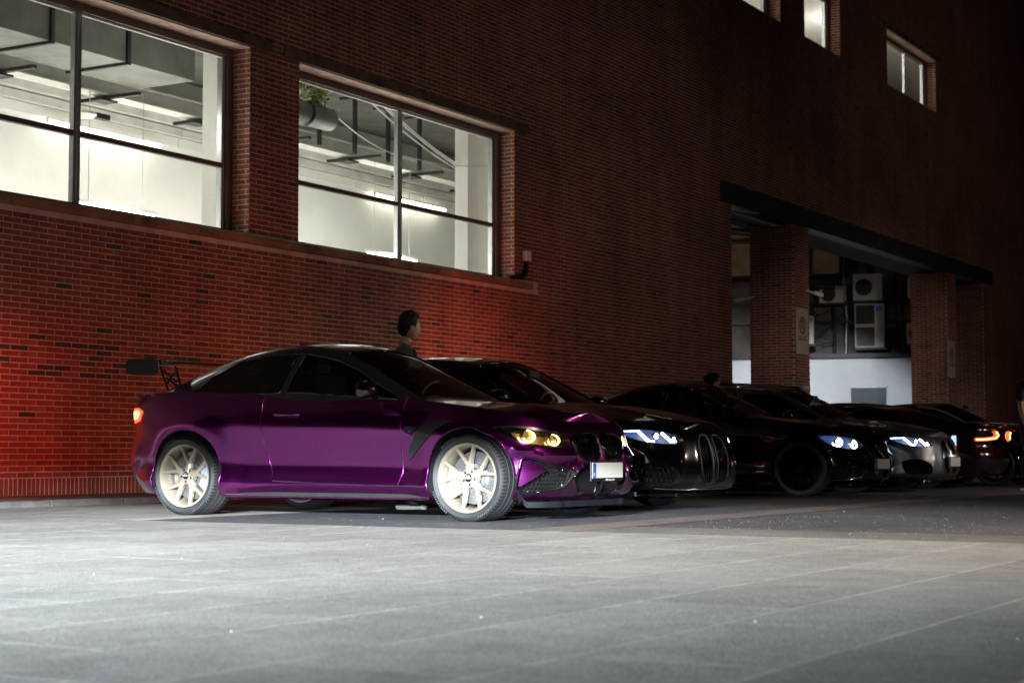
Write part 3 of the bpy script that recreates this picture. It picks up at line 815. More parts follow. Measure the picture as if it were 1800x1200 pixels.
def cdt(outer, holes, du, dv, gap=.4):
    """triangulate a 2-D region with holes, regular inner points"""
    loops = [np.array(outer)] + [np.array(h) for h in holes]
    pts = []; edges = []
    for L in loops:
        o = len(pts); pts += [tuple(p) for p in L]; edges += [(o + i, o + (i + 1) % len(L)) for i in range(len(L))]
    O = loops[0]; u0, v0 = O.min(0); u1, v1 = O.max(0)
    U, V = np.meshgrid(np.arange(u0 + du / 2, u1, du), np.arange(v0 + dv / 2, v1, dv)); G = np.stack([U.ravel(), V.ravel()], 1)
    ok = inpoly(G, O)
    for h in loops[1:]: ok &= ~inpoly(G, h)
    G = G[ok]
    sc_ = np.array([1 / du, 1 / dv])
    for L in loops:
        A = L * sc_; B = np.roll(L, -1, 0) * sc_; D_ = B - A; LL = (D_ ** 2).sum(1) + 1e-12
        if len(G) == 0: break
        T = np.clip(((G[:, None] * sc_ - A) * D_).sum(2) / LL, 0, 1)
        dist = np.sqrt((((G[:, None] * sc_) - (A + T[..., None] * D_)) ** 2).sum(2)).min(1); G = G[dist > gap]
    allp = [Vector(p) for p in pts] + [Vector(g) for g in G]
    vs, es, fs, *_ = delaunay_2d_cdt(allp, edges, [], 0, 1e-6)
    V_ = np.array([(v.x, v.y) for v in vs]); F_ = [tuple(f) for f in fs]
    cen = np.array([V_[list(f)].mean(0) for f in F_]); ok = inpoly(cen, O)
    for h in loops[1:]: ok &= ~inpoly(cen, h)
    return V_, [f for f, k in zip(F_, ok) if k]


def half_mesh(name, fn, V, F, m, parent, mirror=True, smooth=35, side=-1):
    """fn(u, v) -> (x, y>=0, z); side -1 = right half first; mirrored halves are welded"""
    P = [fn(u, v) for u, v in V]
    if mirror and min(p[1] for p in P) > 2e-3:
        a = half_mesh(name, fn, V, F, m, parent, False, smooth, side); half_mesh(name, fn, V, F, m, parent, False, smooth, -side); return a
    vs = [(x, side * y, z) for x, y, z in P]; fs = list(F)
    if mirror:
        n = len(vs); vs += [(x, -side * y, z) for x, y, z in P]; fs += [tuple(i + n for i in f[::-1]) for f in F]
    me = bpy.data.meshes.new(name); me.from_pydata(vs, [], fs); me.materials.append(m)
    bm = bmesh.new(); bm.from_mesh(me); bmesh.ops.remove_doubles(bm, verts=bm.verts, dist=2e-4)
    bmesh.ops.recalc_face_normals(bm, faces=bm.faces)
    s = sum(((f.calc_center_median() - Vector((0, 0, .5))).dot(f.normal)) * f.calc_area() for f in bm.faces)
    if s < 0: bmesh.ops.reverse_faces(bm, faces=bm.faces)
    bm.to_mesh(me); bm.free()
    if smooth: me.shade_smooth(); me.set_sharp_from_angle(angle=math.radians(smooth))
    o = bpy.data.objects.new(name, me); C.objects.link(o)
    if parent is not None: o.parent = parent
    return o


class Body:
    """parametric shell; a = arc length along the plan contour from the nose, z = height"""
    def __init__(s, contour, zt, zb, wheels, R, flare=.03, hood=None, gh=None, roll=.10, ridges=()):
        c = crom(contour, 12); d = np.r_[0, np.cumsum(np.linalg.norm(np.diff(c, axis=0), axis=1))]
        s.A = d[-1]; aa = np.linspace(0, s.A, 1201)
        s.cx = np.interp(aa, d, c[:, 0]); s.cy = np.interp(aa, d, c[:, 1]); s.aa = aa
        tx, ty = np.gradient(s.cx, aa), np.gradient(s.cy, aa); L = np.hypot(tx, ty); s.nx, s.ny = -(-ty) / L * 1, -tx / L
        s.nx = ty / L; s.ny = -tx / L
        s.zt_ = interp1(zt); s.zb = zb; s.wheels = wheels; s.R = R; s.flare = flare; s.roll = roll; s.ridges = ridges
        s.f_side = interp1([(0, .085), (.03, .05), (.08, .022), (.14, .012), (.19, .03), (.26, .05), (.38, .043), (.52, .026), (.64, .008), (.70, .0), (.78, .012), (.87, .034), (.94, .062), (1, roll)])
        s.f_front = interp1([(0, .10), (.06, .035), (.16, .01), (.30, .0), (.46, .0), (.58, .012), (.68, .025), (.80, .045), (.90, .068), (1, .115)])
        s.f_rear = interp1([(0, .14), (.15, .05), (.3, .0), (.45, .0), (.55, .03), (.65, .04), (.8, .03), (.92, .03), (1, .08)])
        s.x_front, s.x_rear = c[0, 0], c[-1, 0]
    def a_of(s, x, front=True):
        """arc length where the side of the contour has station x"""
        return float(np.interp(-x, -s.cx, s.aa))
    def a_y(s, y): return float(np.interp(y, s.cy[:400], s.aa[:400]))
    def inset(s, a, z):
        x = np.interp(a, s.aa, s.cx); zt = s.zt_(x); v = np.clip((z - s.zb) / (zt - s.zb), 0, 1)
        wf = sstep(s.x_front - .75, s.x_front - .15, x); wr = sstep(s.x_rear + .6, s.x_rear + .1, x)
        i = s.f_side(v) * (1 - wf - wr) + s.f_front(v) * wf + s.f_rear(v) * wr
        ny = abs(np.interp(a, s.aa, s.ny))
        for (xw, zw) in s.wheels:
            r = math.hypot(x - xw, z - zw); i -= s.flare * float(sstep(s.R + .24, s.R + .01, r)) * ny ** 3 * float(sstep(.98, .8, v))
        for (a0, z0, a1, z1, amp, sg) in s.ridges:
            dx, dz = a1 - a0, z1 - z0; t = min(1, max(0, ((a - a0) * dx + (z - z0) * dz) / (dx * dx + dz * dz)))
            q = math.hypot(a - a0 - t * dx, z - z0 - t * dz); i -= amp * math.exp(-(q / sg) ** 2)
        return i
    def P(s, a, z, off=0.):
        i = s.inset(a, z) - off
        return (float(np.interp(a, s.aa, s.cx) - np.interp(a, s.aa, s.nx) * i), max(0., float(np.interp(a, s.aa, s.cy) - np.interp(a, s.aa, s.ny) * i)), float(z))
    def zt(s, a): return float(s.zt_(np.interp(a, s.aa, s.cx)))


def wheel(name, car, x, y, r, width, rim_m, tyre_m, side, style='y', seg=64, detail=True, steer=0., caliper=1, rot=0.):
    """side -1: outer face towards -y"""
    t = empty(name, (x, y, r)); t.parent = car; t.rotation_euler = (0, 0, (0 if side < 0 else PI) + steer)
    rr = r * .80                                  # rim outer radius
    h = width / 2
    prof = [(rr - .004, -h + .012), (rr + .012, -h - .004), (rr + .035, -h - .010), (r - .030, -h - .002), (r - .012, -h + .012), (r - .003, -h + .03)]
    for g in (-.33, 0, .33):
        prof += [(r, g * 2 * h * .5 * 1.3 - .006), (r - .009, g * 2 * h * .5 * 1.3 - .004), (r - .009, g * 2 * h * .5 * 1.3 + .004), (r, g * 2 * h * .5 * 1.3 + .006)]
    prof += [(r - .003, h - .03), (r - .012, h - .012), (r - .03, h + .002), (rr + .03, h + .01), (rr, h - .012)]
    b = MB(); b.lathe(prof, n=seg)
    b.build('tyre', tyre_m, t, smooth=32)
    if detail:
        b = MB()
        for k in range(72):
            a = 2 * PI * k / 72; m3 = Matrix.Rotation(-a, 3, 'Y')
            b.obox(m3 @ Vector((r - .004, 0, 0)) + Vector((0, -h + .030, 0)), (.012, .05, .0045), m3)
            b.obox(m3 @ Vector((r - .004, 0, 0)) + Vector((0, h - .035, 0)), (.012, .06, .0045), m3)
        tag(b.build('tread_sipes', M['rubber_dark'], t), kind='stuff')
        b = MB()
        for (a0, nn) in ((.25, 11), (3.5, 11), (1.9, 8), (5.1, 8)):
            for k in range(nn):
                a = a0 + k * .062; m3 = Matrix.Rotation(-a, 3, 'Y')
                hh = .018 if k % 3 else .012
                b.obox(m3 @ Vector((rr + .048, 0, 0)) + Vector((0, -h - .0098, 0)), (hh, .003, .009), m3)
                b.obox(m3 @ Vector((rr + .048 + (.006 if k % 2 else -.006), 0, 0)) + Vector((0, -h - .0098, 0)), (.004, .003, .016), m3)
        tag(b.build('sidewall_lettering', M['rubber_light'], t), kind='stuff')
    # rim: lip, barrel
    b = MB()
    b.lathe([(rr + .002, -h + .010), (rr - .001, -h + .001), (rr - .010, -h + .0), (rr - .018, -h + .010), (rr - .024, -h + .03), (rr - .034, -h + .05), (rr - .04, h - .06), (rr - .02, h - .02), (rr - .012, h), (rr, h)], n=seg)
    b.build('rim', rim_m, t, smooth=40)
    # spokes
    b = MB(); yf = -h + .012; yh = -h + .030       # spoke face depth at lip / hub
    nsp = 5 if style == 'y' else 10
    def arm(p0, p1, w0, w1, y0, y1, d0, d1):
        p0, p1 = np.array(p0), np.array(p1); dd = (p1 - p0) / np.linalg.norm(p1 - p0); nn = np.array([-dd[1], dd[0]])
        vs = []
        for p, w_, yy, dp in ((p0, w0, y0, d0), (p1, w1, y1, d1)):
            for (k, e) in ((-1, 1.0), (-.45, 0), (.45, 0), (1, 1.0)):
                q = p + nn * w_ * k; vs.append((q[0], yy + .012 * e, q[1]))
            for k in (.8, -.8):
                q = p + nn * w_ * k; vs.append((q[0], yy + dp, q[1]))
        fs = [(i, (i + 1) % 6, (i + 1) % 6 + 6, i + 6) for i in range(6)] + [(5, 4, 3, 2, 1, 0), (6, 7, 8, 9, 10, 11)]
        b.add(vs, fs)
    for k in range(nsp):
        a = rot + PI / 2 + 2 * PI * k / nsp
        def pol(r_, da): return (r_ * math.cos(a + da), r_ * math.sin(a + da))
        if style == 'y':
            arm(pol(.03, 0), pol(.112, 0), .033, .025, yh, yh + .004, .05, .05)
            for s_ in (-1, 1): arm(pol(.098, s_ * .06), pol(rr - .012, s_ * .325), .0160, .0118, yh + .004, yf, .05, .03)
        else: arm(pol(.04, 0), pol(rr - .012, .12), .016, .010, yh, yf, .045, .03)
    sp_ = b.build('spokes', rim_m, t, smooth=30)
    b = MB(); b.lathe([(0, yh - .006), (.030, yh - .006), (.034, yh - .002), (.034, yh + .004), (.062, yh + .004), (.070, yh + .012), (.070, yh + .06), (0, yh + .06)], n=32)
    b.build('hub', rim_m, t, smooth=40)
    b = MB(); b.lathe([(0, yh - .0105), (.027, yh - .010), (.031, yh - .006)], n=28); cap = b.build('centre_cap', M['cap_black'], t, smooth=40)
    if detail:
        b = MB(); m3 = Matrix.Rotation(0, 3, 'Y')
        for q in range(9): b.box((-.024 + q * .0055, yh - .0125, -.007), (-.0205 + q * .0055, yh - .0108, .004 + .003 * (q % 2)))
        for q in range(6): b.box((-.015 + q * .0055, yh - .0125, .013), (-.0115 + q * .0055, yh - .0108, .018))
        b.build('cap_logo', M['logo_white'], t)
    b = MB()
    for k in range(5):
        a = rot + PI / 2 + PI / 5 + 2 * PI * k / 5; b.lathe([(0, yh + .0), (.008, yh), (.010, yh + .004), (.010, yh + .02)], c=(.050 * math.cos(a), 0, .050 * math.sin(a)), n=10)
    b.build('wheel_bolts', M['dark_metal'], t, smooth=40)
    # brake disc and caliper
    if detail:
        dr = rr * .76
        b = MB(); b.lathe([(.07, -.03), (.075, -.045), (dr * .55, -.045), (dr * .56, -.02), (dr, -.02), (dr, .012), (dr * .5, .012)], n=48); b.build('brake_disc', M['disc'], t, smooth=35)
        b = MB()
        for k in range(36):
            a = 2 * PI * k / 36
            for q in (.66, .78, .9):
                aa = a + q * .9; b.lathe([(0, -.0212), (.0034, -.0212)], c=(dr * q * math.cos(aa), 0, dr * q * math.sin(aa)), n=6)
        tag(b.build('disc_holes', M['black'], t), kind='stuff')
        b = MB(); ca = PI + .12 if caliper > 0 else -.12
        for (d0, d1, e) in ((dr * .62, dr * 1.10, .0),):
            n_ = 10; vs = []
            for i in range(n_ + 1):
                aa = ca - .52 + 1.04 * i / n_
                for (q, yy) in ((d0, -.062), (d1 - .01, -.066), (d1, -.05), (d1, .04), (d0, .04)): vs.append((q * math.cos(aa), yy, q * math.sin(aa)))
            fs = []
            for i in range(n_):
                for k in range(5): fs.append((i * 5 + k, i * 5 + (k + 1) % 5, (i + 1) * 5 + (k + 1) % 5, (i + 1) * 5 + k))
            fs += [tuple(range(5)), tuple(n_ * 5 + k for k in range(5))]; b.add(vs, fs)
        b.build('brake_caliper', M['caliper'], t, smooth=40)
    return t


M['rubber'] = mat('tyre_rubber', (.030, .031, .034), .62, var=.25, vscale=14, bump=.15, bscale=200)
M['rubber_dark'] = mat('tyre_groove', (.006, .006, .006), .8, var=.1)
M['rubber_light'] = mat('tyre_lettering', (.065, .068, .075), .5, var=.1)
M['rim_cream'] = mat('cream_rim_paint', (.42, .36, .275), .32, metal=.3, var=.03, coat=.3)
M['rim_black'] = mat('black_rim_paint', (.012, .012, .013), .25, metal=.4, var=.1, coat=.6)
M['disc'] = mat('brake_disc_steel', (.40, .41, .43), .38, metal=.9, var=.12, vscale=20)
M['caliper'] = mat('caliper_grey_blue', (.42, .48, .58), .4, metal=.2, var=.05)
M['cap_black'] = mat('cap_black', (.01, .01, .015), .3, var=.1)
M['logo_white'] = mat('logo_white', (.6, .6, .6), .4, var=.05)
M['purple'] = flip_paint('purple_flip_paint', (.31, .024, .30), (.17, .007, .06), .22)
M['blackpaint'] = mat('black_car_paint', (.003, .003, .004), .12, coat=1, spec=.3)
M['greypaint'] = flip_paint('graphite_grey_paint', (.24, .245, .26), (.18, .185, .20), .4)
M['redpaint'] = mat('red_car_paint', (.022, .001, .001), .15, metal=.2, var=.1, coat=1)
M['gloss'] = mat('gloss_black_trim', (.004, .004, .005), .10, var=.1, coat=1)
M['well'] = mat('wheel_well_liner', (.008, .008, .008), .9, var=.3)
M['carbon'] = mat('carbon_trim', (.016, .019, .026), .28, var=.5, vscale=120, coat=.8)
M['lip'] = mat('splitter_satin', (.010, .012, .016), .6, var=.2, vscale=20, spec=.15)
M['seat'] = mat('seat_leather', (.02, .018, .018), .6, var=.3)
M['seat_red'] = mat('seat_red_leather', (.16, .02, .015), .6, var=.2)
M['chrome'] = mat('bright_trim', (.75, .75, .78), .14, metal=1, var=.03)
M['housing'] = mat('lamp_housing', (.10, .10, .11), .25, metal=.8, var=.1)
M['housing_amber'] = mat('lamp_bowl_amber', (.75, .52, .16), .25, metal=.8, var=.06)
M['lens'] = glass('lamp_lens', (.97, .97, .97))
M['tint'] = glass('tinted_side_glass', (.05, .05, .055)); M['screen'] = glass('windscreen_glass', (.78, .82, .80)); M['dark_tint'] = glass('dark_side_glass', (.05, .05, .055))
M['plate'] = mat('number_plate_white', (.72, .72, .66), .45, var=.04, vscale=3); M['plate_blue'] = mat('plate_blue', (.02, .10, .55), .4, var=.05)
M['drl_amber'] = emat('amber_light_ring', (1, .62, .26), 6); M['drl_blue'] = emat('blue_white_light', (.35, .52, 1), 8)
M['drl_core'] = emat('white_light_core', (.80, .90, 1), 14); M['drl_soft'] = emat('lit_lamp_bowl', (.10, .22, .75), .35)
M['amber_soft'] = emat('lit_amber_bowl', (1, .60, .14), .28)
M['tail'] = emat('tail_lamp_lit', (1, .07, .02), 3.5); M['tail_core'] = emat('tail_lamp_core', (1, .30, .10), 6); M['tail_dark'] = mat('tail_lens_dark', (.12, .005, .004), .2, var=.1, coat=1)
M['silver_trim'] = mat('silver_roof_trim', (.62, .60, .55), .35, metal=.5, var=.05)


def patch(B, name, outline, m, parent, off=.002, mirror=True, du=.05, dv=.05, rim=.0, fn=None, dens=.03, side=-1, smooth=35):
    fn_ = fn or (lambda u, v: B.P(u, v, off))
    o = densify(outline, dens); V, F = cdt(o, [], du, dv)
    ob = half_mesh(name, fn_, V, F, m, parent, mirror, smooth, side)
    return ob


def recess(B, name, outline, depth, m_wall, m_back, parent, mirror=True, dens=.03, inward=None, fn=None):
    """side walls and back of a pocket behind a hole in the shell"""
    o = densify(outline, dens); n = len(o)
    fn_ = fn or (lambda u, v, d: B.P(u, v, -d))
    c = o.mean(0)
    vs = [fn_(p[0], p[1], 0) for p in o] + [fn_(*(c + (p - c) * .94), depth) for p in o]
    fs = [(i, (i + 1) % n, (i + 1) % n + n, i + n) for i in range(n)]
    V, F = cdt([tuple(c + (p - c) * .94) for p in o], [], .08, .08)
    k = len(vs); vs += [fn_(v[0], v[1], depth) for v in V]; fb = [tuple(i + k for i in f) for f in F]
    joined = min(v[1] for v in vs) < 2e-3; mb = MB()
    for s_ in ((-1, 1) if mirror else (-1,)):
        if not joined: mb = MB()
        mb.add([(x, s_ * y, z) for x, y, z in vs], fs, 0); o_ = len(mb.v) - len(vs)
        mb.f += [tuple(i + o_ for i in f) for f in fb]; mb.mi += [1] * len(fb)
        if not joined: mb.build(name, [m_wall, m_back], parent, smooth=35)
    if joined: mb.build(name, [m_wall, m_back], parent, smooth=35)


def surf_tube(B, name, pts, r, m, parent, off=0., mirror=True, closed=False, n=6, fn=None, dens=.04):
    P = []
    for i in range(len(pts) - (0 if closed else 1)):
        a = np.array(pts[i]); b = np.array(pts[(i + 1) % len(pts)]); k = max(1, int(np.linalg.norm(b - a) / dens))
        for j in range(k): P.append(a + (b - a) * j / k)
    if not closed: P.append(np.array(pts[-1]))
    f = fn or (lambda u, v: B.P(u, v, off))
    Q = [f(p[0], p[1]) for p in P]
    if mirror and not closed and min(Q[0][1], Q[-1][1]) < 2e-3:      # runs across the centre line in one piece
        if Q[0][1] > Q[-1][1]: Q = Q[::-1]
        mb = MB(); mb.tube([(x, -y, z) for x, y, z in Q[:0:-1]] + [Q[0]] + Q[1:], r, n); return mb.build(name, m, parent, smooth=60)
    for s_ in ((-1, 1) if mirror else (-1,)):
        mb = MB(); mb.tube([(q[0], s_ * q[1], q[2]) for q in Q], r, n, closed=closed); o = mb.build(name, m, parent, smooth=60)
    return o


def make_car(name, loc, label, cfg):
    """nose along local +x; the instance is turned so that the nose points away from the wall"""
    car = empty(name, loc, cfg.get('rz', -PI / 2), label=label, cat=cfg.get('cat', 'car'), group=cfg.get('group'))
    paint = cfg['paint']; xf, xr = cfg['axles']; R = cfg['arch']; r = cfg['tyre']; zb = cfg.get('zb', .17)
    kd = cfg.get('scale', (1, 1, 1)); near = cfg.get('near', True)
    B = Body(cfg['contour'], cfg['zt'], zb, [(xf, r), (xr, r)], R, cfg.get('flare', .03), roll=cfg.get('roll', .10), ridges=cfg.get('ridges', ()))
    # ---- outer shell with arches and openings
    out = []
    dz_ = math.sqrt(max(0, R * R - (r - zb) ** 2)); ang = math.asin((r - zb) / R)
    a_ = 0
    segs = []
    for xw in (xf, xr):
        A0, A1 = B.a_of(xw + dz_), B.a_of(xw - dz_)
        arc = []
        for k in range(25):
            th = -ang + (PI + 2 * ang) * k / 24
            arc.append((B.a_of(xw + R * math.cos(th)), r + R * math.sin(th)))
        segs.append((A0, A1, arc))
    def line(p, q, d=.05):
        k = max(1, int(abs(q[0] - p[0]) / d)); return [(p[0] + (q[0] - p[0]) * i / k, p[1] + (q[1] - p[1]) * i / k) for i in range(k)]
    zf = cfg.get('zbf', zb); zr_ = cfg.get('zbr', zb)
    out += line((0, zf), (segs[0][0], zb)) + segs[0][2][:-1] + line(segs[0][2][-1], segs[1][2][0]) + segs[1][2][:-1] + line(segs[1][2][-1], (B.A, zr_))
    out += [(B.A, zr_ + (B.zt(B.A) - zr_) * i / 14) for i in range(14)]
    n_ = int(B.A / .045); out += [(B.A * (1 - i / n_), B.zt(B.A * (1 - i / n_))) for i in range(n_)]
    seq = [(0, B.zt(0))]
    for poly in cfg.get('centre_holes', {}).values(): seq += [(max(0, p[0]), p[1]) for p in poly]
    seq += [(0, zf)]
    for p, q in zip(seq, seq[1:]):
        k = max(1, int(math.hypot(q[0] - p[0], q[1] - p[1]) / .04)); out += [(p[0] + (q[0] - p[0]) * i / k, p[1] + (q[1] - p[1]) * i / k) for i in range(k)]
    holes = {k: densify(v, .03) for k, v in cfg.get('holes', {}).items()}
    centre = {k: v for k, v in cfg.get('centre_holes', {}).items()}
    hl = [h for h in holes.values()]
    V, F = cdt(out, hl, .05, .035)
    half_mesh('body', lambda u, v: B.P(u, v), V, F, paint, car, smooth=cfg.get('sharp', 38))
    # ---- hood, deck, cabin tub
    ys = np.linspace(1, 0, 15); aa = np.linspace(0, B.A, 170); zc = interp1(cfg['zc_low']); g = cfg['gh']
    gx0, gx1 = g['x'][0], g['x'][1]; yb = interp1(g['yb'])
    vs = []; tub = []
    for a in aa:
        x, y, z = B.P(a, B.zt(a))
        for q in ys:
            zz = z + (float(zc(x)) - z) * (1 - q ** 2.2)
            d = cfg.get('dome')
            if d and x > d[0]: zz += d[3] * math.exp(-((abs(y * q) - d[1]) / d[2]) ** 2) * float(sstep(d[0], d[0] + .3, x)) * float(sstep(B.x_front, B.x_front - .5, x)) * (1 if y * q < y * .97 else 0)
            inn = gx0 + .25 < x < gx1 - .32 and y * q < float(yb(x)) - .05
            vs.append((x, y * q, zz - (.42 if inn else 0))); tub.append(inn)
    nY = len(ys); F1 = []; F2 = []
    for i in range(len(aa) - 1):
        for j in range(nY - 1):
            f = (i * nY + j, (i + 1) * nY + j, (i + 1) * nY + j + 1, i * nY + j + 1)
            (F2 if any(tub[k] for k in f) else F1).append(f)
    def cap(nm, fs, m):
        used = sorted({i for f in fs for i in f}); mp = {i: k for k, i in enumerate(used)}
        me_ = half_mesh(nm, lambda u, v: vs[used[int(u)]], [(i, 0) for i in range(len(used))], [tuple(mp[i] for i in f) for f in fs], m, car, smooth=40)
        bm = bmesh.new(); bm.from_mesh(me_.data)
        if sum(f.normal.z * f.calc_area() for f in bm.faces) < 0: bmesh.ops.reverse_faces(bm, faces=bm.faces)
        bm.to_mesh(me_.data); bm.free(); return me_
    cap('bonnet', [f for f in F1 if vs[f[0]][0] > (gx0 + gx1) / 2], paint); cap('boot_lid', [f for f in F1 if vs[f[0]][0] <= (gx0 + gx1) / 2], cfg.get('deck', paint)); cap('cabin_floor', F2, M['black'])
    # ---- underside
    b = MB(); n_ = 60
    ring = [B.P(B.A * k / n_, zb + .02) for k in range(n_ + 1)]
    vs_ = [(x, -y * .93, zb + .015) for x, y, z in ring] + [(x, y * .93, zb + .015) for x, y, z in ring[::-1]]
    keep = []
    b.add([(B.x_rear + .1, -.55, zb + .01), (B.x_front - .12, -.55, zb + .01), (B.x_front - .12, .55, zb + .01), (B.x_rear + .1, .55, zb + .01)], [(0, 1, 2, 3)])
    for s_ in (-1, 1):
        b.box((xr + R + .03, s_ * .56 - .0, zb), (xf - R - .03, s_ * .56 + s_ * .28, zb + .03)) if s_ > 0 else b.box((xr + R + .03, -.84, zb), (xf - R - .03, -.56, zb + .03))
        # wheel well liners
        for xw in (xf, xr):
            for (i0, i1, yy0, yy1) in ((0, 24, .52, None),):
                vv = []
                for k in range(25):
                    th = -ang + (PI + 2 * ang) * k / 24; x = xw + (R + .0) * math.cos(th); z = r + (R + .0) * math.sin(th)
                    p = B.P(B.a_of(x), z); vv += [(x, s_ * (p[1] - .004), z), (x, s_ * .52, z)]
                b.add(vv, [(2 * k, 2 * k + 2, 2 * k + 3, 2 * k + 1) for k in range(24)])
                b.add([(xw - R, s_ * .52, zb), (xw + R, s_ * .52, zb), (xw + R, s_ * .52, r + R), (xw - R, s_ * .52, r + R)], [(0, 1, 2, 3)])
    b.build('underbody', M['well'], car)
    # arch lips
    for (A0, A1, arc), xw in zip(segs, (xf, xr)):
        surf_tube(B, 'arch_lip', arc, .007, cfg.get('arch_lip', paint), car, off=-.004)
    # ---- cabin
    zcf, zrf, yrf, ybf = interp1(g['zc']), interp1(g['zr']), interp1(g['yr']), interp1(g['yb']); zbelt = g['zb']; bul = g.get('bulge', .03)
    def G(x, t, off=0.):
        def base(x, t):
            zr1 = max(float(zrf(x)), zbelt - .12); zc1 = float(zcf(x)); yr1 = float(yrf(x)); yb1 = float(ybf(x))
            if t <= .5:
                q = t / .5; return Vector((x, yb1 + (yr1 - yb1) * q + bul * math.sin(PI * q) * .8, zbelt - .05 + (zr1 - zbelt + .05) * q))
            q = (t - .5) / .5; return Vector((x, yr1 * (1 - q), zr1 + (zc1 - zr1) * (1 - (1 - q) ** 1.9)))
        p = base(x, t)
        if abs(t - .5) < .05:                      # rounded rail
            k = (t - .45) / .1; p = base(x, .45).lerp(base(x, .55), k) * .6 + p * .4
        if off:
            e = .004; n = (base(x + e, t) - base(x - e, t)).cross(base(x, min(1, t + e)) - base(x, max(0, t - e)))
            if n.length > 1e-12: n.normalize()
            if n.dot(Vector((0, .7, .7))) < 0: n = -n
            p = p + n * off
        return (p.x, max(0, p.y), p.z)
    x0, x1 = g['x']
    wins = g['windows']                            # name -> (polygon in (x, t), material, touches the centre)
    seq = [(x0, 0), (x1, 0), (x1, 1)]
    for nm in ('windscreen', 'rear_window'): seq += [(x, min(t, 1)) for x, t in wins[nm][0][::-1]]
    seq += [(x0, 1), (x0, 0)]; rect = []
    for p, q in zip(seq, seq[1:]):
        k = max(1, int(math.hypot(q[0] - p[0], q[1] - p[1]) / .05)); rect += [(p[0] + (q[0] - p[0]) * i / k, p[1] + (q[1] - p[1]) * i / k) for i in range(k)]
    V, F = cdt(rect, [densify(w_[0], .04) for w_ in wins.values() if not w_[2]], .06, .045)
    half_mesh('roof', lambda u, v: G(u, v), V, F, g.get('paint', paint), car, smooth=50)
    for nm, (poly, m, ctr) in wins.items():
        pl_ = [(x, min(t, 1)) for x, t in poly]
        patch(B, nm.rstrip('_'), pl_, m, car, fn=lambda u, v: G(u, v, -.006 if ctr else -.004), dens=.04, smooth=60)
        if ctr:                                    # black frit band covers the ragged cell edge
            surf_tube(B, 'screen_seal', poly, .009, M['gloss'], car, fn=lambda u, v: G(u, v, .0))
        else:
            surf_tube(B, 'window_trim', poly, .006, g.get('trim', M['gloss']), car, fn=lambda u, v: G(u, v, .0), closed=True)
    # ---- interior
    if cfg.get('interior', True):
        sm = cfg.get('seat', M['seat'])
        for sx_, sy in ((-.25, -.37), (-.25, .37), (-1.0, -.33), (-1.0, .33)):
            b = MB(); q = -.14 if sx_ < -.5 else 0
            b.obox((sx_ + .28, sy, .52), (.5, .46, .16), Matrix.Rotation(-.12, 3, 'Y')); b.obox((sx_ - .02, sy, .84 + q * .5), (.14, .44, .62 + q), Matrix.Rotation(-.30, 3, 'Y'))
            b.obox((sx_ - .14, sy, 1.17 + q), (.09, .24, .17), Matrix.Rotation(-.2, 3, 'Y')); b.build('seat', sm, car, bevel=.04)
        b = MB(); b.obox((.50 + g.get('sh', 0), 0, .85), (.40, 1.34, .14), Matrix.Rotation(.12, 3, 'Y')); b.build('dashboard', M['seat'], car, bevel=.05)
        b = MB(); b.tube([(.20 + g.get('sh', 0) + .05 * math.sin(a), .37 + .18 * math.cos(a), .92 + .17 * math.sin(a)) for a in [2 * PI * k / 24 for k in range(24)]], .015, 8, closed=True); b.build('steering_wheel', M['black'], car, smooth=60)
        b = MB(); b.obox((.28 + g.get('sh', 0), 0, g['zmir']), (.03, .20, .06), Matrix.Rotation(0, 3, 'Y')); b.build('rear_view_mirror', M['well'], car, bevel=.012)
    # ---- door mirrors
    for s_ in (-1, 1):
        b = MB(); mx, my, mz = cfg.get('mirror', (.48, .93, .98)); prof = [(.0, 0), (.045, .02), (.075, .07), (.085, .13), (.07, .19), (0, .215)]
        n_ = 14; vs = []
        for i, (hh, yy) in enumerate(prof):
            for k in range(n_):
                a = 2 * PI * k / n_; vs.append((mx + (.055 + hh * .5) * math.cos(a) * (1 if math.cos(a) > 0 else .35) * (hh > 0), s_ * (my - .06 + yy), mz + hh * math.sin(a) * .8))
        fs = [(i * n_ + k, i * n_ + (k + 1) % n_, (i + 1) * n_ + (k + 1) % n_, (i + 1) * n_ + k) for i in range(len(prof) - 1) for k in range(n_)]
        b.add(vs, fs); b.tube([(mx - .02, s_ * (my - .16), mz - .06), (mx, s_ * (my - .02), mz - .03)], .022, 8); b.build('door_mirror', cfg.get('mirror_m', M['blackpaint']), car, smooth=50)
    # ---- wheels
    wy = cfg['track']; ww = cfg.get('tyre_w', .27)
    for xw, st in ((xf, cfg.get('steer', 0)), (xr, 0)):
        for s_ in (-1, 1):
            det = cfg.get('wheel_detail', False) and s_ < 0
            wheel('wheel', car, xw, s_ * (wy - ww / 2), r, ww, cfg['rim'], M['rubber'], s_, cfg.get('spokes', 'y'), 72 if det else 36, det, st, 1 if xw > 0 else -1, cfg.get('rots', (.0, .0))[0 if xw > 0 else 1])
    return car, B, G


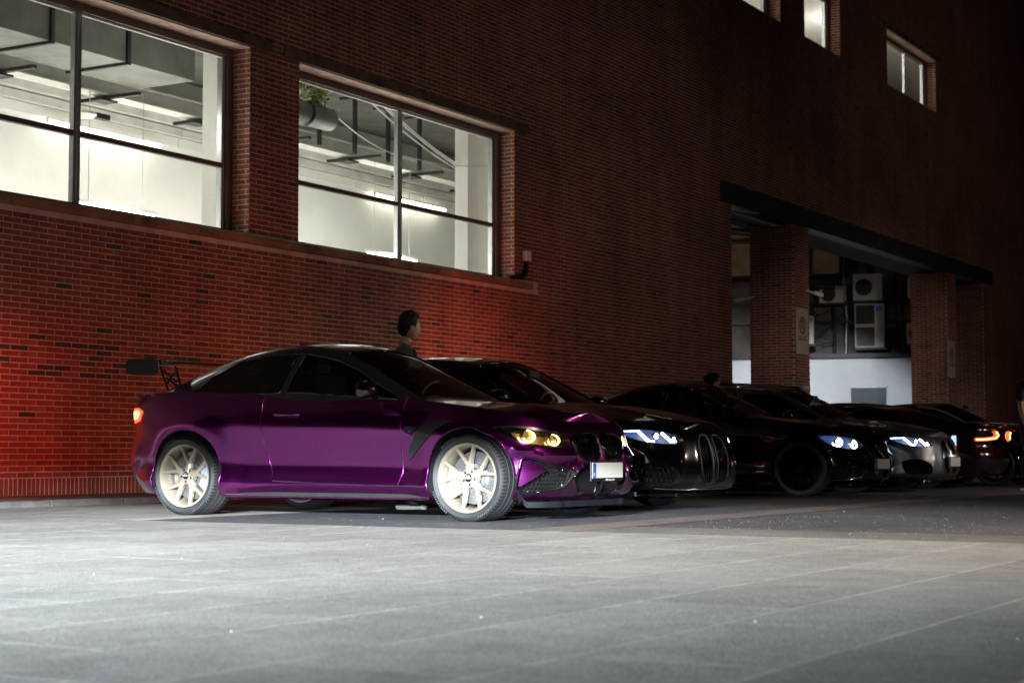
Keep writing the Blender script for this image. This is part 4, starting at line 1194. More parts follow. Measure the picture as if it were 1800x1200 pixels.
def plate(car, x, z, y=0, w_=.52, h_=.115, frame_text=True):
    b = MB(); b.box((x - .012, y - w_ / 2 - .012, z - h_ / 2 - .024), (x, y + w_ / 2 + .012, z + h_ / 2 + .010)); p = b.build('plate_holder', M['black'], car, bevel=.004)
    b = MB(); b.box((x + .001, y - w_ / 2, z - h_ / 2), (x + .008, y + w_ / 2, z + h_ / 2)); n_ = b.build('number_plate', M['plate'], p, bevel=.003)
    b = MB(); b.box((x + .0085, y - w_ / 2 + .002, z - h_ / 2 + .003), (x + .0105, y - w_ / 2 + .05, z + h_ / 2 - .003)); b.build('plate_band', M['plate_blue'], p)
    if frame_text:
        text_mesh('D', .032, (x + .0115, y - w_ / 2 + .026, z - .03), (PI / 2, 0, PI / 2), M['logo_white'], 'plate_letter', p, .0004)
        text_mesh('BBB Luxury Drive', .020, (x + .0015, y + .05, z - h_ / 2 - .014), (PI / 2, 0, PI / 2), M['logo_white'], 'frame_text', p, .0004)


def pocket_lamp(B, car, outline, bowl, drl, core, style, warm=False, eyelid=True, depth=.07):
    """headlamp: pocket, bowls, light guides, clear lens"""
    recess(B, 'headlamp', outline, depth, M['black'], bowl, car)
    xs_ = [p[0] for p in outline]; a0, a1 = min(xs_), max(xs_)
    if warm:
        patch(B, 'lamp_bowl', round_poly([(1.0, .655), (.94, .60), (.80, .562), (.56, .556), (.46, .585), (.50, .618), (.70, .655), (.90, .672)], .2, 1), M['housing_amber'], car, off=-.045)
    patch(B, 'headlamp_lens', outline, M['lens'], car, off=-.002)
    for nm, pts, rr_, m in drl: surf_tube(B, nm, pts, rr_, m, car, off=-.022 if style != 'flat' else -.012, n=6, dens=.015)
    for (a, z, r_) in core:
        for s_ in (-1, 1):
            p = Vector(B.P(a, z, -.05)); q = Vector(B.P(a, z, 0)); p.y *= s_; q.y *= s_
            d = (q - p).normalized(); mb = MB(); rot = Vector((1, 0, 0)).rotation_difference((d + Vector((1.2, 0, 0))).normalized()).to_matrix().to_4x4()
            mb.lathe([(r_ * 1.15, -.02), (r_ * 1.12, .012), (r_ * .95, .014), (r_ * .9, .006)], axis='x', n=24)
            mb.build('projector_ring', M['chrome'], car, smooth=40, matrix=Matrix.Translation(p) @ rot)
            mb = MB(); mb.lathe([(0, .016), (r_ * .5, .012), (r_ * .9, 0)], axis='x', n=20)
            mb.build('projector_lens', M['amber_soft'] if warm else M['drl_core'], car, smooth=60, matrix=Matrix.Translation(p) @ rot)


def kidney(B, car, outline, bars, m=None, frame=None, depth=.06):
    recess(B, 'grille', outline, depth + .03, M['gloss'], M['gloss'], car)
    surf_tube(B, 'grille_frame', outline, .010, frame or M['gloss'], car, off=.003, closed=True)
    a0, a1 = min(p[0] for p in outline), max(p[0] for p in outline); poly = np.array(outline)
    for k in range(bars):
        a = a0 + (a1 - a0) * (k + .5) / bars; zz = []
        for i in range(len(poly)):
            p, q = poly[i], poly[(i + 1) % len(poly)]
            if (p[0] - a) * (q[0] - a) < 0: zz.append(p[1] + (q[1] - p[1]) * (a - p[0]) / (q[0] - p[0]))
        if len(zz) >= 2: surf_tube(B, 'grille_bar', [(a, min(zz)), (a, max(zz))], .005, M['gloss'], car, off=-.012)


def mesh_insert(B, car, outline, name='air_intake', depth=.06, step=.032, mirror=True):
    recess(B, name, outline, depth + .05, M['well'], M['well'], car, mirror=mirror)
    poly = np.array(outline); mb = MB(); a0, z0 = poly.min(0); a1, z1 = poly.max(0); i = 0; z = z0
    while z < z1:
        a = a0 + (step / 2 if i % 2 else 0)
        while a < a1:
            if inpoly(np.array([[a, z]]), poly)[0]:
                for s_ in (-1, 1):
                    ps = []
                    for k in range(6):
                        th = PI / 6 + PI / 3 * k; q = B.P(max(0, a + step * .52 * math.cos(th)), z + step * .52 * math.sin(th), -.04); ps.append((q[0], s_ * q[1], q[2]))
                    mb.tube(ps, .0022, 4, closed=True)
            a += step
        z += step * .87; i += 1
    tag(mb.build('intake_mesh', M['gloss'], car), kind='stuff')


# ---- shapes -----------------------------------------------------------------
CONT = [(1.995, 0), (1.993, .20), (1.982, .38), (1.95, .55), (1.885, .70), (1.765, .81), (1.60, .868), (1.346, .895), (.9, .888), (.3, .884), (-.4, .886), (-.95, .90), (-1.346, .905), (-1.70, .885), (-1.98, .80), (-2.14, .66), (-2.24, .45), (-2.28, .22), (-2.29, 0)]
ZT = [(2.3, .70), (2.155, .715), (2.0, .735), (1.8, .765), (1.5, .82), (1.2, .86), (.8, .905), (.3, .935), (-.4, .955), (-1.0, .985), (-1.5, 1.0), (-2.0, .985), (-2.3, .965)]
ZC = [(2.3, .705), (2.155, .72), (2.0, .775), (1.7, .845), (1.3, .875), (.9, .925), (.3, 1.0), (-.5, 1.0), (-1.2, 1.0), (-1.7, 1.045), (-2.0, 1.045), (-2.2, 1.03), (-2.3, 1.01)]
def mv(x, sh): return x + sh * min(1, max(0, (x + .6) / .6))
def winset(side, screen, back='dark_tint', sh=0.):
    W = {
        'side_window': ([(-.40, .10), (.40, .10), (.66, .16), (.58, .36), (.20, .44), (-.32, .44)], M[side], False),
        'quarter_window': ([(-1.50, .10), (-.47, .10), (-.40, .44), (-1.0, .44), (-1.28, .36)], M[side], False),
        'windscreen': ([(.03, 1.), (.015, .8), (0, .60), (.02, .565), (.93, .565), (.95, .8), (.96, 1.)], M[screen], True),
        'rear_window': ([(-1.85, 1.), (-1.83, .6), (-1.2, .58), (-1.12, .8), (-1.1, 1.)], M[back], True)}
    return {k: ([(mv(x, sh), t) for x, t in p], m, c) for k, (p, m, c) in W.items()}
def gh(zc_s=0., side='tint', screen='screen', back='dark_tint', yd=0., sh=0., **k):
    d = dict(x=(-2.05, mv(1.0, sh)), zb=.93, zmir=1.22 + zc_s, sh=sh,
        zc=[(-2.05, .97), (-1.84, 1.05), (-1.6, 1.15), (-1.3, 1.265 + zc_s * .8), (-1.0, 1.345 + zc_s), (-.7, 1.395 + zc_s), (-.4, 1.405 + zc_s), (-.12, 1.375 + zc_s), (.04, 1.33 + zc_s), (.26, 1.225 + zc_s * .7), (.54, 1.085 + zc_s * .3), (.84, .945), (1.0, .87)],
        zr=[(-2.05, .93), (-1.84, 1.03), (-1.64, 1.10), (-1.44, 1.165), (-1.25, 1.22 + zc_s * .5), (-1.06, 1.275 + zc_s), (-.88, 1.31 + zc_s), (-.6, 1.34 + zc_s), (-.25, 1.33 + zc_s), (-.02, 1.275 + zc_s), (.25, 1.155 + zc_s * .6), (.54, 1.015), (.7, .945), (1.0, .84)],
        yr=[(-2.05, .56), (-1.6, .57), (-1.1, .58), (-.6, .595), (-.1, .60), (.26, .63), (.54, .69), (1.0, .76)],
        yb=[(-2.05, .70), (-1.6, .77), (-1.1, .81), (-.4, .825), (.3, .82), (.7, .80), (1.0, .79)], windows=winset(side, screen, back, sh))
    for q in ('zc', 'zr', 'yr', 'yb'): d[q] = [(mv(x, sh), y + (yd if q[0] == 'y' else 0)) for x, y in d[q]]
    d.update(k); return d

HL1 = round_poly([(1.14, .698), (.92, .70), (.68, .675), (.46, .632), (.425, .585), (.50, .545), (.78, .548), (.98, .60)], .22, 2)
KD1 = round_poly([(.030, .648), (.22, .652), (.37, .63), (.415, .59), (.365, .50), (.29, .458), (.035, .45)], .18, 2)
IN1 = round_poly([(.90, .462), (.82, .468), (.62, .40), (.46, .378), (.42, .345), (.56, .235), (.87, .205), (.945, .235)], .15, 2)
CI1 = [(-.1, .40), (.30, .40), (.44, .33), (.36, .215), (-.1, .205)]
cfg1 = dict(paint=M['purple'], axles=(1.346, -1.346), arch=.372, tyre=.32, track=.912, tyre_w=.27, contour=CONT, zt=ZT, zc_low=ZC, zb=.165, zbf=.15, zbr=.20, flare=.032, dome=(1.0, .33, .10, .018),
    gh=gh(paint=M['carbon']), rim=M['rim_cream'], wheel_detail=True, steer=-.03, rots=(.12, -.12),  # carbon roof; purple pillars given the same black, shade put into their colour
    holes={'headlamp': HL1, 'kidney': KD1, 'intake': IN1}, centre_holes={'c': CI1},
    ridges=[(1.18, .64, .92, .512, .022, .035), (.92, .512, .44, .478, .034, .026), (.46, .43, .56, .36, .020, .025), (.44, .36, .58, .215, .026, .026), (1.1, .185, .5, .175, .022, .022)])
car1, B1, G1 = make_car('purple_coupe', (11.74, -5.47, 0), 'metallic purple coupe with cream split-spoke wheels and black rear wing, nearest of the row', cfg1)
recess(B1, 'lower_grille', [(0, .40), (.30, .40), (.44, .33), (.36, .215), (0, .205)], .05, M['gloss'], M['black'], car1)
mesh_insert(B1, car1, IN1); kidney(B1, car1, KD1, 7)
surf_tube(B1, 'intake_rim', IN1, .008, M['gloss'], car1, off=.001, closed=True)
patch(B1, 'intake_blade', [(.885, .445), (.82, .452), (.70, .375), (.90, .262), (.92, .262)], M['purple'], car1, off=-.012, du=.04, dv=.03)
def ring(ca, cz, ra, rz_, a0=0, a1=2 * PI, n=18): return [(ca + ra * math.cos(a0 + (a1 - a0) * k / n), cz + rz_ * math.sin(a0 + (a1 - a0) * k / n)) for k in range(n + 1)]
pocket_lamp(B1, car1, HL1, M['housing'], [('light_ring', ring(.86, .622, .066, .046, PI * .55, PI * 1.95), .0065, M['drl_amber']), ('light_ring', ring(.60, .598, .060, .040, PI * .55, PI * 1.95), .0065, M['drl_amber']),
    ('light_ring', ring(.83, .622, .050, .036, PI * .6, PI * 1.9), .004, M['drl_amber']), ('light_ring', ring(.575, .598, .044, .030, PI * .6, PI * 1.9), .004, M['drl_amber'])], [(.86, .625, .038), (.60, .60, .034)], 'ring', warm=True)
patch(B1, 'headlamp_eyelid', [(1.10, .698), (.91, .700), (.68, .674), (.50, .636), (.52, .624), (.72, .657), (.94, .684), (1.1, .688)], M['housing'], car1, off=.001, du=.03, dv=.01, dens=.02)
patch(B1, 'badge', ring(.0, .695, .03, .012, -PI / 2, PI / 2, 8), M['chrome'], car1, off=.004)
# front splitter
def sweep(B, name, car, m, a0, a1, zf_, outf, thick, n=40):
    mb = MB()
    for s_ in (-1, 1):
        vs = []
        for k in range(n + 1):
            a = a0 + (a1 - a0) * k / n; z1 = zf_(a); z0 = z1 - thick(a); o = outf(a)
            for (zz, of) in ((z1, -.03), (z1 - .004, o), (z0, o + .004), (z0 - .004, -.05)):
                p = B.P(a, max(zz, B.zb), of); vs.append((p[0], s_ * p[1], zz))
        mb.add(vs, [(4 * k + i, 4 * k + (i + 1) % 4, 4 * k + 4 + (i + 1) % 4, 4 * k + 4 + i) for k in range(n) for i in range(4)] + [(0, 1, 2, 3), (4 * n, 4 * n + 3, 4 * n + 2, 4 * n + 1)])
    return mb.build(name, m, car, smooth=35)
aw = B1.a_of(1.346 + .374)
sweep(B1, 'front_splitter', car1, M['lip'], 0, aw - .01, lambda a: .150 + .085 * float(sstep(.85, aw, a)), lambda a: .022 * float(sstep(aw + .02, aw - .25, a)) + .006, lambda a: .045 + .075 * float(sstep(.9, aw, a)))
sweep(B1, 'side_skirt', car1, M['purple'], B1.a_of(.98), B1.a_of(-.98), lambda a: .172, lambda a: .012, lambda a: .02)
# highlight along the sill built as a chrome strip, door gaps, fender blade
xd0, xd1 = -.53, .735
surf_tube(B1, 'sill_highlight', [(B1.a_of(.95), .252), (B1.a_of(.0), .268), (B1.a_of(-.47), .285)], .0045, M['chrome'], car1, off=.0)
surf_tube(B1, 'sill_trim', [(B1.a_of(.98), .172), (B1.a_of(-.96), .178)], .005, M['chrome'], car1, off=.004)
for nm, pts in (('door_gap', [(B1.a_of(.74), .93), (B1.a_of(.745), .60), (B1.a_of(.735), .36), (B1.a_of(.71), .262)]), ('door_gap', [(B1.a_of(-.60), .95), (B1.a_of(-.585), .72), (B1.a_of(-.555), .56), (B1.a_of(-.50), .36), (B1.a_of(-.47), .285)]),
                ('bonnet_gap', [(1.25, .70), (1.18, .695)]), ('bumper_gap', [(B1.a_of(1.346 + .22), .62), (1.26, .69)])):
    surf_tube(B1, nm, pts, .0045, M['purple'], car1, off=.0005)
    surf_tube(B1, nm + '_shadow', [(a + .008, z) for a, z in pts], .0045, M['gloss'], car1, off=-.001)
a_ = B1.a_of
patch(B1, 'fender_blade', round_poly([(a_(1.24), .745), (a_(1.10), .69), (a_(.93), .56), (a_(.78), .42), (a_(.80), .53), (a_(.88), .66), (a_(.97), .715), (a_(1.1), .745)], .2, 1), M['carbon'], car1, off=.006, du=.04, dv=.03)
patch(B1, 'fender_vent', [(a_(.90), .70), (a_(.78), .70), (a_(.77), .66), (a_(.84), .63)], M['black'], car1, off=.002)
b = MB()
for s_ in (-1, 1):
    p = B1.P(a_(-.36), .80, .012); b.tube([(-.46, s_ * (p[1] - .012), .80), (-.42, s_ * (p[1] + .012), .80), (-.26, s_ * (p[1] + .014), .80), (-.22, s_ * (p[1] - .012), .80)], .012, 8)
b.build('door_handle', M['purple'], car1, smooth=60)
patch(B1, 'fuel_flap', round_poly([(a_(-1.12), .93), (a_(-1.30), .93), (a_(-1.30), .80), (a_(-1.12), .80)], .2, 2), M['purple'], car1, off=.0015)
plate(car1, 2.03, .372, 0, .50)
# tail lamps, boot spoiler, roof fin
TL1 = [(B1.A - 1.02, .845), (B1.A - .93, .875), (B1.A - .40, .86), (B1.A - .40, .77), (B1.A - .80, .745), (B1.A - .98, .765)]
patch(B1, 'tail_lamp', TL1, M['tail'], car1, off=.004)
patch(B1, 'tail_lamp_core', [(B1.A - .97, .835), (B1.A - .92, .855), (B1.A - .72, .84), (B1.A - .80, .775), (B1.A - .94, .785)], M['tail_core'], car1, off=.008)
b = MB(); b.add([(-.84, -.03, 1.36), (-.62, -.012, 1.395), (-.62, .012, 1.395), (-.84, .03, 1.36), (-.88, 0, 1.428), (-.86, .0, 1.432)], [(0, 1, 5, 4), (3, 4, 5, 2), (0, 4, 3), (1, 2, 5)]); b.build('roof_fin', M['purple'], car1)
b = MB(); n_ = 24
for k in range(n_):
    pass
vs = []
for k in range(n_ + 1):
    y = -.60 + 1.2 * k / n_; x = -2.17 + .10 * (y / .6) ** 2
    for dx, dz in ((.12, 0), (-.03, .035), (-.06, .042), (-.05, .0)): vs.append((x + dx, y, .985 + dz - .02 * (y / .6) ** 2))
b.add(vs, [(4 * k + i, 4 * k + (i + 1) % 4, 4 * k + 4 + (i + 1) % 4, 4 * k + 4 + i) for k in range(n_) for i in range(4)] + [(0, 1, 2, 3), (4 * n_, 4 * n_ + 3, 4 * n_ + 2, 4 * n_ + 1)]); b.build('boot_lip', M['carbon'], car1, smooth=40)
# rear wing
wg = empty('rear_wing', (-1.86, 0, 0)); wg.parent = car1
b = MB(); prof = [(.14, .018), (.06, .034), (-.06, .03), (-.15, .012), (-.15, .004), (-.04, .004), (.08, -.004), (.14, .010)]; vs = []; n_ = 20
for k in range(n_ + 1):
    y = -.72 + 1.44 * k / n_
    for x, z in prof: vs.append((x - .06, y, 1.255 + z))
b.add(vs, [(8 * k + i, 8 * k + (i + 1) % 8, 8 * k + 8 + (i + 1) % 8, 8 * k + 8 + i) for k in range(n_) for i in range(8)] + [tuple(range(8)), tuple(8 * n_ + i for i in range(8))]); b.build('wing_blade', M['gloss'], wg, smooth=40)
for s_ in (-1, 1):
    b = MB(); pl_ = round_poly([(.13, 1.285), (-.20, 1.295), (-.235, 1.25), (-.22, 1.16), (.09, 1.145), (.13, 1.19)], .15, 2); n_ = len(pl_)
    vs = [(x - .06, s_ * .722, z) for x, z in pl_] + [(x - .06, s_ * .732, z) for x, z in pl_]; b.add(vs, [tuple(range(n_)), tuple(range(n_, 2 * n_))] + [(i, (i + 1) % n_, n_ + (i + 1) % n_, n_ + i) for i in range(n_)]); b.build('end_plate', M['black'], wg)
    b = MB(); q = .50
    fr = [((.05, 1.24), (.13, 1.02)), ((-.12, 1.24), (-.02, 1.02)), ((.07, 1.20), (-.03, 1.09)), ((-.10, 1.21), (.07, 1.10)), ((-.05, 1.14), (.12, 1.04)), ((-.14, 1.25), (.07, 1.25)), ((-.03, 1.02), (.15, 1.01))]
    for p0, p1 in fr: b.tube([(p0[0], s_ * q, p0[1]), (p1[0], s_ * q, p1[1])], .010, 6)
    b.box((-.06, s_ * q - .04, .985), (.2, s_ * q + .04, 1.02)); b.build('wing_stand', M['gloss'], wg)

# ---- the other cars ---------------------------------------------------------
def scl(pts, sx, dx=0, sy=1, dy=0, xm=0): return [((x - xm) * sx + xm + dx, y * sy + dy) for x, y in pts]
CT2 = [(2.375, 0), (2.373, .22), (2.355, .43), (2.305, .61), (2.20, .75), (2.02, .85), (1.75, .90), (1.43, .925), (.95, .915), (.2, .91), (-.5, .915), (-1.1, .925), (-1.43, .93), (-1.8, .90), (-2.12, .80), (-2.28, .64), (-2.36, .4), (-2.38, 0)]
ZT2 = [(2.4, .70), (2.2, .735), (2.0, .765), (1.6, .83), (1.3, .865), (.9, .905), (.3, .935), (-.5, .955), (-1.1, .98), (-1.6, .99), (-2.1, .98), (-2.4, .96)]
ZC2 = [(2.4, .71), (2.25, .775), (2.0, .83), (1.7, .885), (1.3, .94), (.95, .975), (.3, 1.0), (-.6, 1.0), (-1.4, 1.02), (-1.9, 1.06), (-2.2, 1.04), (-2.4, 1.0)]
HLB = round_poly([(1.22, .70), (.95, .705), (.70, .675), (.52, .64), (.50, .60), (.62, .575), (.88, .585), (1.10, .635)], .2, 2)
KDT = round_poly([(.045, .655), (.18, .66), (.27, .60), (.30, .46), (.27, .30), (.20, .235), (.05, .235)], .13, 2)
KDTi = round_poly([(.065, .635), (.17, .64), (.25, .59), (.275, .46), (.25, .31), (.19, .255), (.07, .255)], .2, 2)
INB = round_poly([(1.05, .40), (.80, .43), (.62, .36), (.60, .23), (.98, .22)], .18, 2)
def sedan(name, loc, label, paint, **k):
    g = gh(.02, side=k.pop('side', 'tint'), screen='screen', back=k.pop('back', 'dark_tint'), yd=.01, sh=k.pop('shift', .25))
    cfg = dict(paint=paint, axles=(1.43, -1.43), arch=.372, tyre=.335, track=.945, tyre_w=.285, contour=CT2, zt=ZT2, zc_low=ZC2, zb=.165, zbf=.15, zbr=.20, flare=.03, dome=(1.1, .36, .10, .016), gh=g,
        rim=M['rim_black'], holes={'headlamp': HLB, 'kidney': KDT, 'intake': INB}, mirror=(.66, .95, 1.0),
        ridges=[(1.25, .60, .9, .50, .014, .05), (.58, .46, .62, .24, .014, .035), (.34, .62, .36, .26, .012, .03)])
    cfg.update(k); car, B, G = make_car(name, loc, label, cfg)
    kidney(B, car, KDT, 6, frame=cfg.get('kframe', M['gloss']))
    mesh_insert(B, car, INB, step=.05)
    pocket_lamp(B, car, HLB, M['drl_soft'] if cfg.get('lit', 1) else M['housing'],
        [('light_guide', [(1.17, .685), (1.0, .69)], .007, M['drl_blue']), ('light_guide', [(1.0, .69), (.90, .605)], .013, M['drl_core']), ('light_guide', [(.90, .605), (.84, .60)], .008, M['drl_core']),
         ('light_guide', [(.76, .672), (.66, .598)], .013, M['drl_core']), ('light_guide', [(.66, .598), (.60, .60)], .008, M['drl_core'])], [(.82, .645, .026), (.60, .622, .02)], 'flat')
    aw_ = B.a_of(1.43 + .375)
    sweep(B, 'front_splitter', car, M['gloss'], 0, aw_ - .01, lambda a: .158 + .03 * float(sstep(.85, aw_, a)), lambda a: .03 * float(sstep(aw_ + .02, aw_ - .25, a)) + .008, lambda a: .03 + .03 * float(sstep(.9, aw_, a)))
    a_ = B.a_of
    for x_ in (.80, -.18, -1.02): surf_tube(B, 'door_gap', [(a_(x_ + .0), .93), (a_(x_ + .01), .6), (a_(x_ + (.0 if x_ > -.5 else .12)), .30)], .004, M['black'], car, off=-.001)
    b = MB()
    for x_ in (-.05, -.86):
        for s_ in (-1, 1):
            p = B.P(a_(x_), .80, .012); b.tube([(x_ - .12, s_ * (p[1] - .012), .80), (x_ - .09, s_ * (p[1] + .012), .80), (x_ + .09, s_ * (p[1] + .012), .80), (x_ + .12, s_ * (p[1] - .012), .80)], .012, 8)
    b.build('door_handle', paint, car, smooth=60)
    A = B.A
    patch(B, 'tail_lamp', [(A - 1.10, .84), (A - 1.0, .87), (A - .40, .86), (A - .40, .78), (A - .85, .76), (A - 1.06, .775)], M['tail'] if cfg.get('lit', 1) else M['tail_dark'], car, off=.004)
    return car, B, G

blk = M['blackpaint']
car2, B2, _ = sedan('black_sedan', (14.22, -4.93, 0), 'black sedan with tall paired grilles and blue-white headlamps, right behind the purple coupe', blk, kframe=M['black'], back='screen')
surf_tube(B2, 'bumper_trim', [(0, .185), (.5, .185), (.85, .20)], .006, M['chrome'], car2, off=.012)
cfg3 = dict(cfg1); cfg3.update(paint=blk, gh=gh(-.01, side='tint', sh=-.18), rim=M['rim_black'], wheel_detail=False, steer=0, spokes='m', seat=M['seat_red'])
car3, B3, _ = make_car('black_coupe', (19.85, -4.95, 0), 'black coupe with ringed white headlamps and a plate, third from the left in the row', cfg3)
recess(B3, 'lower_grille', [(0, .40), (.30, .40), (.44, .33), (.36, .215), (0, .205)], .05, M['gloss'], M['black'], car3)
mesh_insert(B3, car3, IN1, step=.05); kidney(B3, car3, KD1, 7)
pocket_lamp(B3, car3, HL1, M['drl_soft'], [('light_ring', ring(.86, .622, .066, .046, PI * .55, PI * 1.95), .008, M['drl_core']), ('light_ring', ring(.60, .598, .060, .040, PI * .55, PI * 1.95), .008, M['drl_core'])], [(.86, .625, .034), (.60, .60, .030)], 'ring')
aw3 = B3.a_of(1.346 + .374)
sweep(B3, 'front_splitter', car3, M['gloss'], 0, aw3 - .01, lambda a: .150 + .04 * float(sstep(.85, aw3, a)), lambda a: .03 * float(sstep(aw3 + .02, aw3 - .25, a)) + .008, lambda a: .035)
surf_tube(B3, 'bumper_trim', [(.50, .24), (.62, .20), (.95, .19)], .006, M['chrome'], car3, off=.01)
plate(car3, 2.03, .372, 0, .50, frame_text=False)
patch(B3, 'tail_lamp', TL1, M['tail_dark'], car3, off=.004)
car4, B4, _ = sedan('grey_coupe', (22.35, -4.70, 0), 'graphite grey coupe with tall grilles and sloping twin light bars, fourth in the row', M['greypaint'], kframe=M['chrome'], side='tint', back='screen')
plate(car4, 2.42, .385, 0, .50, frame_text=False)
# low black fastback with silver roof rails
g5 = gh(0, side='dark_tint', back='dark_tint', sh=.40); g5['zb'] = .82; g5['x'] = (-2.1, 1.36)
g5['zc'] = [(-2.1, .90), (-1.7, .99), (-1.3, 1.10), (-.9, 1.2), (-.5, 1.265), (-.1, 1.29), (.2, 1.29), (.45, 1.265), (.7, 1.165), (.95, 1.04), (1.2, .92), (1.36, .84)]
g5['zr'] = [(-2.1, .82), (-1.7, .90), (-1.3, 1.01), (-.9, 1.12), (-.5, 1.19), (-.1, 1.215), (.2, 1.21), (.42, 1.17), (.65, 1.07), (.9, .94), (1.1, .87), (1.36, .78)]
cfg5 = dict(cfg3); cfg5.update(gh=g5, zt=[(x, y * .93) for x, y in ZT], zc_low=[(x, y * .91) for x, y in ZC], seat=M['seat'], mirror=(.62, .93, .90), rim=M['rim_black'])
M['quarter_glint'] = emat('blue_white_glint', (.55, .68, 1), 1.2)  # glow standing in for a reflection on the red car's quarter
car5, B5, G5 = make_car('low_black_coupe', (27.35, -5.2, 0), 'low black coupe with a silver line along its roof, rightmost of the row', cfg5)
pocket_lamp(B5, car5, HL1, M['housing'], [('light_guide', [(1.0, .66), (.93, .60)], .010, M['housing']), ('light_guide', [(.80, .64), (.76, .58)], .010, M['housing'])], [], 'flat')
kidney(B5, car5, KD1, 4); mesh_insert(B5, car5, IN1, step=.06)
surf_tube(B5, 'roof_trim', [(.1, .5), (.3, .5), (.5, .5), (.8, .5), (1.12, .5)], .016, M['silver_trim'], car5, fn=lambda u, v: G5(u, v, .006))
for s_, lbl in ((-.2, 0), (.25, 0)):
    pass
b = MB(); b.obox((-1.02, 0, 1.17), (.12, .5, .05), Matrix.Identity(3)); b.build('roof_scoop', M['gloss'], car5, bevel=.02)
# sports car parked the other way round, tail to the road
g6 = dict(g5)
g6['zc'] = [(x, y - .05) for x, y in g5['zc']]; g6['zr'] = [(x, y - .05) for x, y in g5['zr']]
cfg6 = dict(cfg5); cfg6.update(paint=M['redpaint'], gh=g6, holes={}, centre_holes={}, interior=False, rz=PI / 2, deck=M['gloss'])
car6, B6, _ = make_car('red_sports_car', (24.85, -4.85, 0), 'low dark red sports car parked tail outwards with glowing hooked tail lamps', cfg6)
A6 = B6.A
for z_ in (0,):
    pts = [(A6 - .78, .685), (A6 - .58, .69), (A6 - .36, .71), (A6 - .30, .75), (A6 - .38, .79)]
    surf_tube(B6, 'tail_lamp', pts, .024, M['tail'], car6, off=.014); surf_tube(B6, 'tail_lamp_core', pts, .012, M['tail_core'], car6, off=.036)
patch(B6, 'rear_panel', [(A6 - .95, .80), (A6, .80), (A6, .60), (A6 - .90, .60)], M['gloss'], car6, off=.003)
patch(B6, 'diffuser', [(A6 - .8, .42), (A6, .42), (A6, .22), (A6 - .8, .22)], M['gloss'], car6, off=.004)
patch(B6, 'reflection_patch', [(A6 - 1.16, .60), (A6 - 1.06, .60), (A6 - 1.06, .74), (A6 - 1.12, .74)], M['quarter_glint'], car6, off=.006)  # reflection set as a glowing patch, no lamp there
b = MB(); b.box((-2.32, -.80, .885), (-2.05, .80, .91)); b.box((-2.30, -.6, .82), (-2.24, -.55, .89)); b.box((-2.30, .55, .82), (-2.24, .6, .89)); b.build('rear_spoiler', M['gloss'], car6, bevel=.008)
b = MB(); b.box((-2.29, -.78, .912), (-2.10, .78, .918)); b.build('spoiler_edge', M['silver_trim'], car6)

# light given off by the lit lamps
def on_car(car, name, kind, loc, en, col, radius=.04, aim=None, ang=120, blend=.9):
    l_ = lamp(name, kind, loc, en, col, radius, None if aim is None else (loc[0] + aim[0], loc[1] + aim[1], loc[2] + aim[2]), ang, blend); l_.parent = car; return l_
RED = (1, .16, .07)
for car, x, e in ((car1, -2.36, 5), (car2, -2.44, 10), (car4, -2.44, 6)):
    for s_ in (-.66, .66): on_car(car, 'tail_lamp_light', 'SPOT', (x, s_, .82), e, RED, .06, (-1, s_ * .3, .12), 165, .8)
for s_ in (-.6, .6): on_car(car6, 'tail_lamp_light', 'SPOT', (-2.42, s_, .72), 6, RED, .05, (-1, 0, -.1), 160, .8)
# a car braking outside the left edge of the frame, and the glow of the parked cars' tail lamps on the wall
lamp('brake_light', 'SPOT', (9.6, -2.4, .85), 520, (1, .06, .025), .08, (12.1, 0, .6), 50, 1)
lamp('brake_light', 'SPOT', (15.6, -2.4, .95), 44, (1, .24, .12), .1, (16.8, 0, 1.5), 130, 1.0)
lamp('brake_light', 'SPOT', (20.6, -2.4, 1.0), 130, (1, .10, .045), .1, (21.9, 0, 1.45), 92, 1.0)

# ================================================================== people
M['skin'] = mat('skin', (.42, .25, .17), .55, var=.08, vscale=30)
M['hair'] = mat('black_hair', (.005, .0045, .0045), .75, var=.3, vscale=60, bump=.8, bscale=120)
M['shirt_grey'] = mat('dark_grey_tshirt', (.075, .078, .085), .9, var=.2, vscale=8, bump=.5, bscale=14)
M['shirt_black'] = mat('black_tshirt', (.012, .012, .014), .9, var=.2, vscale=8, bump=.5, bscale=14)
M['trousers'] = mat('dark_trousers', (.016, .017, .022), .9, var=.2, vscale=8, bump=.5, bscale=12)
M['shoe'] = mat('shoe_black', (.015, .015, .016), .6, var=.1); M['sole'] = mat('white_sole', (.72, .70, .64), .6, var=.05)
M['eye'] = mat('eye_dark', (.02, .015, .012), .2, var=.1)


def skin_mesh(nodes, edges, sub=2):
    """nodes: name -> (pos, radius or (rx, ry)); first node is the root"""
    me = bpy.data.meshes.new('tmp'); names = list(nodes)
    me.from_pydata([nodes[n][0] for n in names], [(names.index(a), names.index(b)) for a, b in edges], [])
    o = bpy.data.objects.new('tmp', me); C.objects.link(o)
    o.modifiers.new('s', 'SKIN'); ms = o.modifiers.new('u', 'SUBSURF'); ms.levels = sub; ms.render_levels = sub
    sv = me.skin_vertices[0].data if me.skin_vertices else None
    if sv is None:
        bm = bmesh.new(); bm.from_mesh(me); bm.verts.layers.skin.verify(); bm.to_mesh(me); bm.free(); sv = me.skin_vertices[0].data
    for i, n in enumerate(names):
        r_ = nodes[n][1]; sv[i].radius = (r_, r_) if isinstance(r_, (int, float)) else r_; sv[i].use_root = (i == 0)
    dg = bpy.context.evaluated_depsgraph_get(); ev = o.evaluated_get(dg); m2 = bpy.data.meshes.new_from_object(ev)
    vs = [tuple(v.co) for v in m2.vertices]; fs = [tuple(p.vertices) for p in m2.polygons]; bpy.data.objects.remove(o); return vs, fs


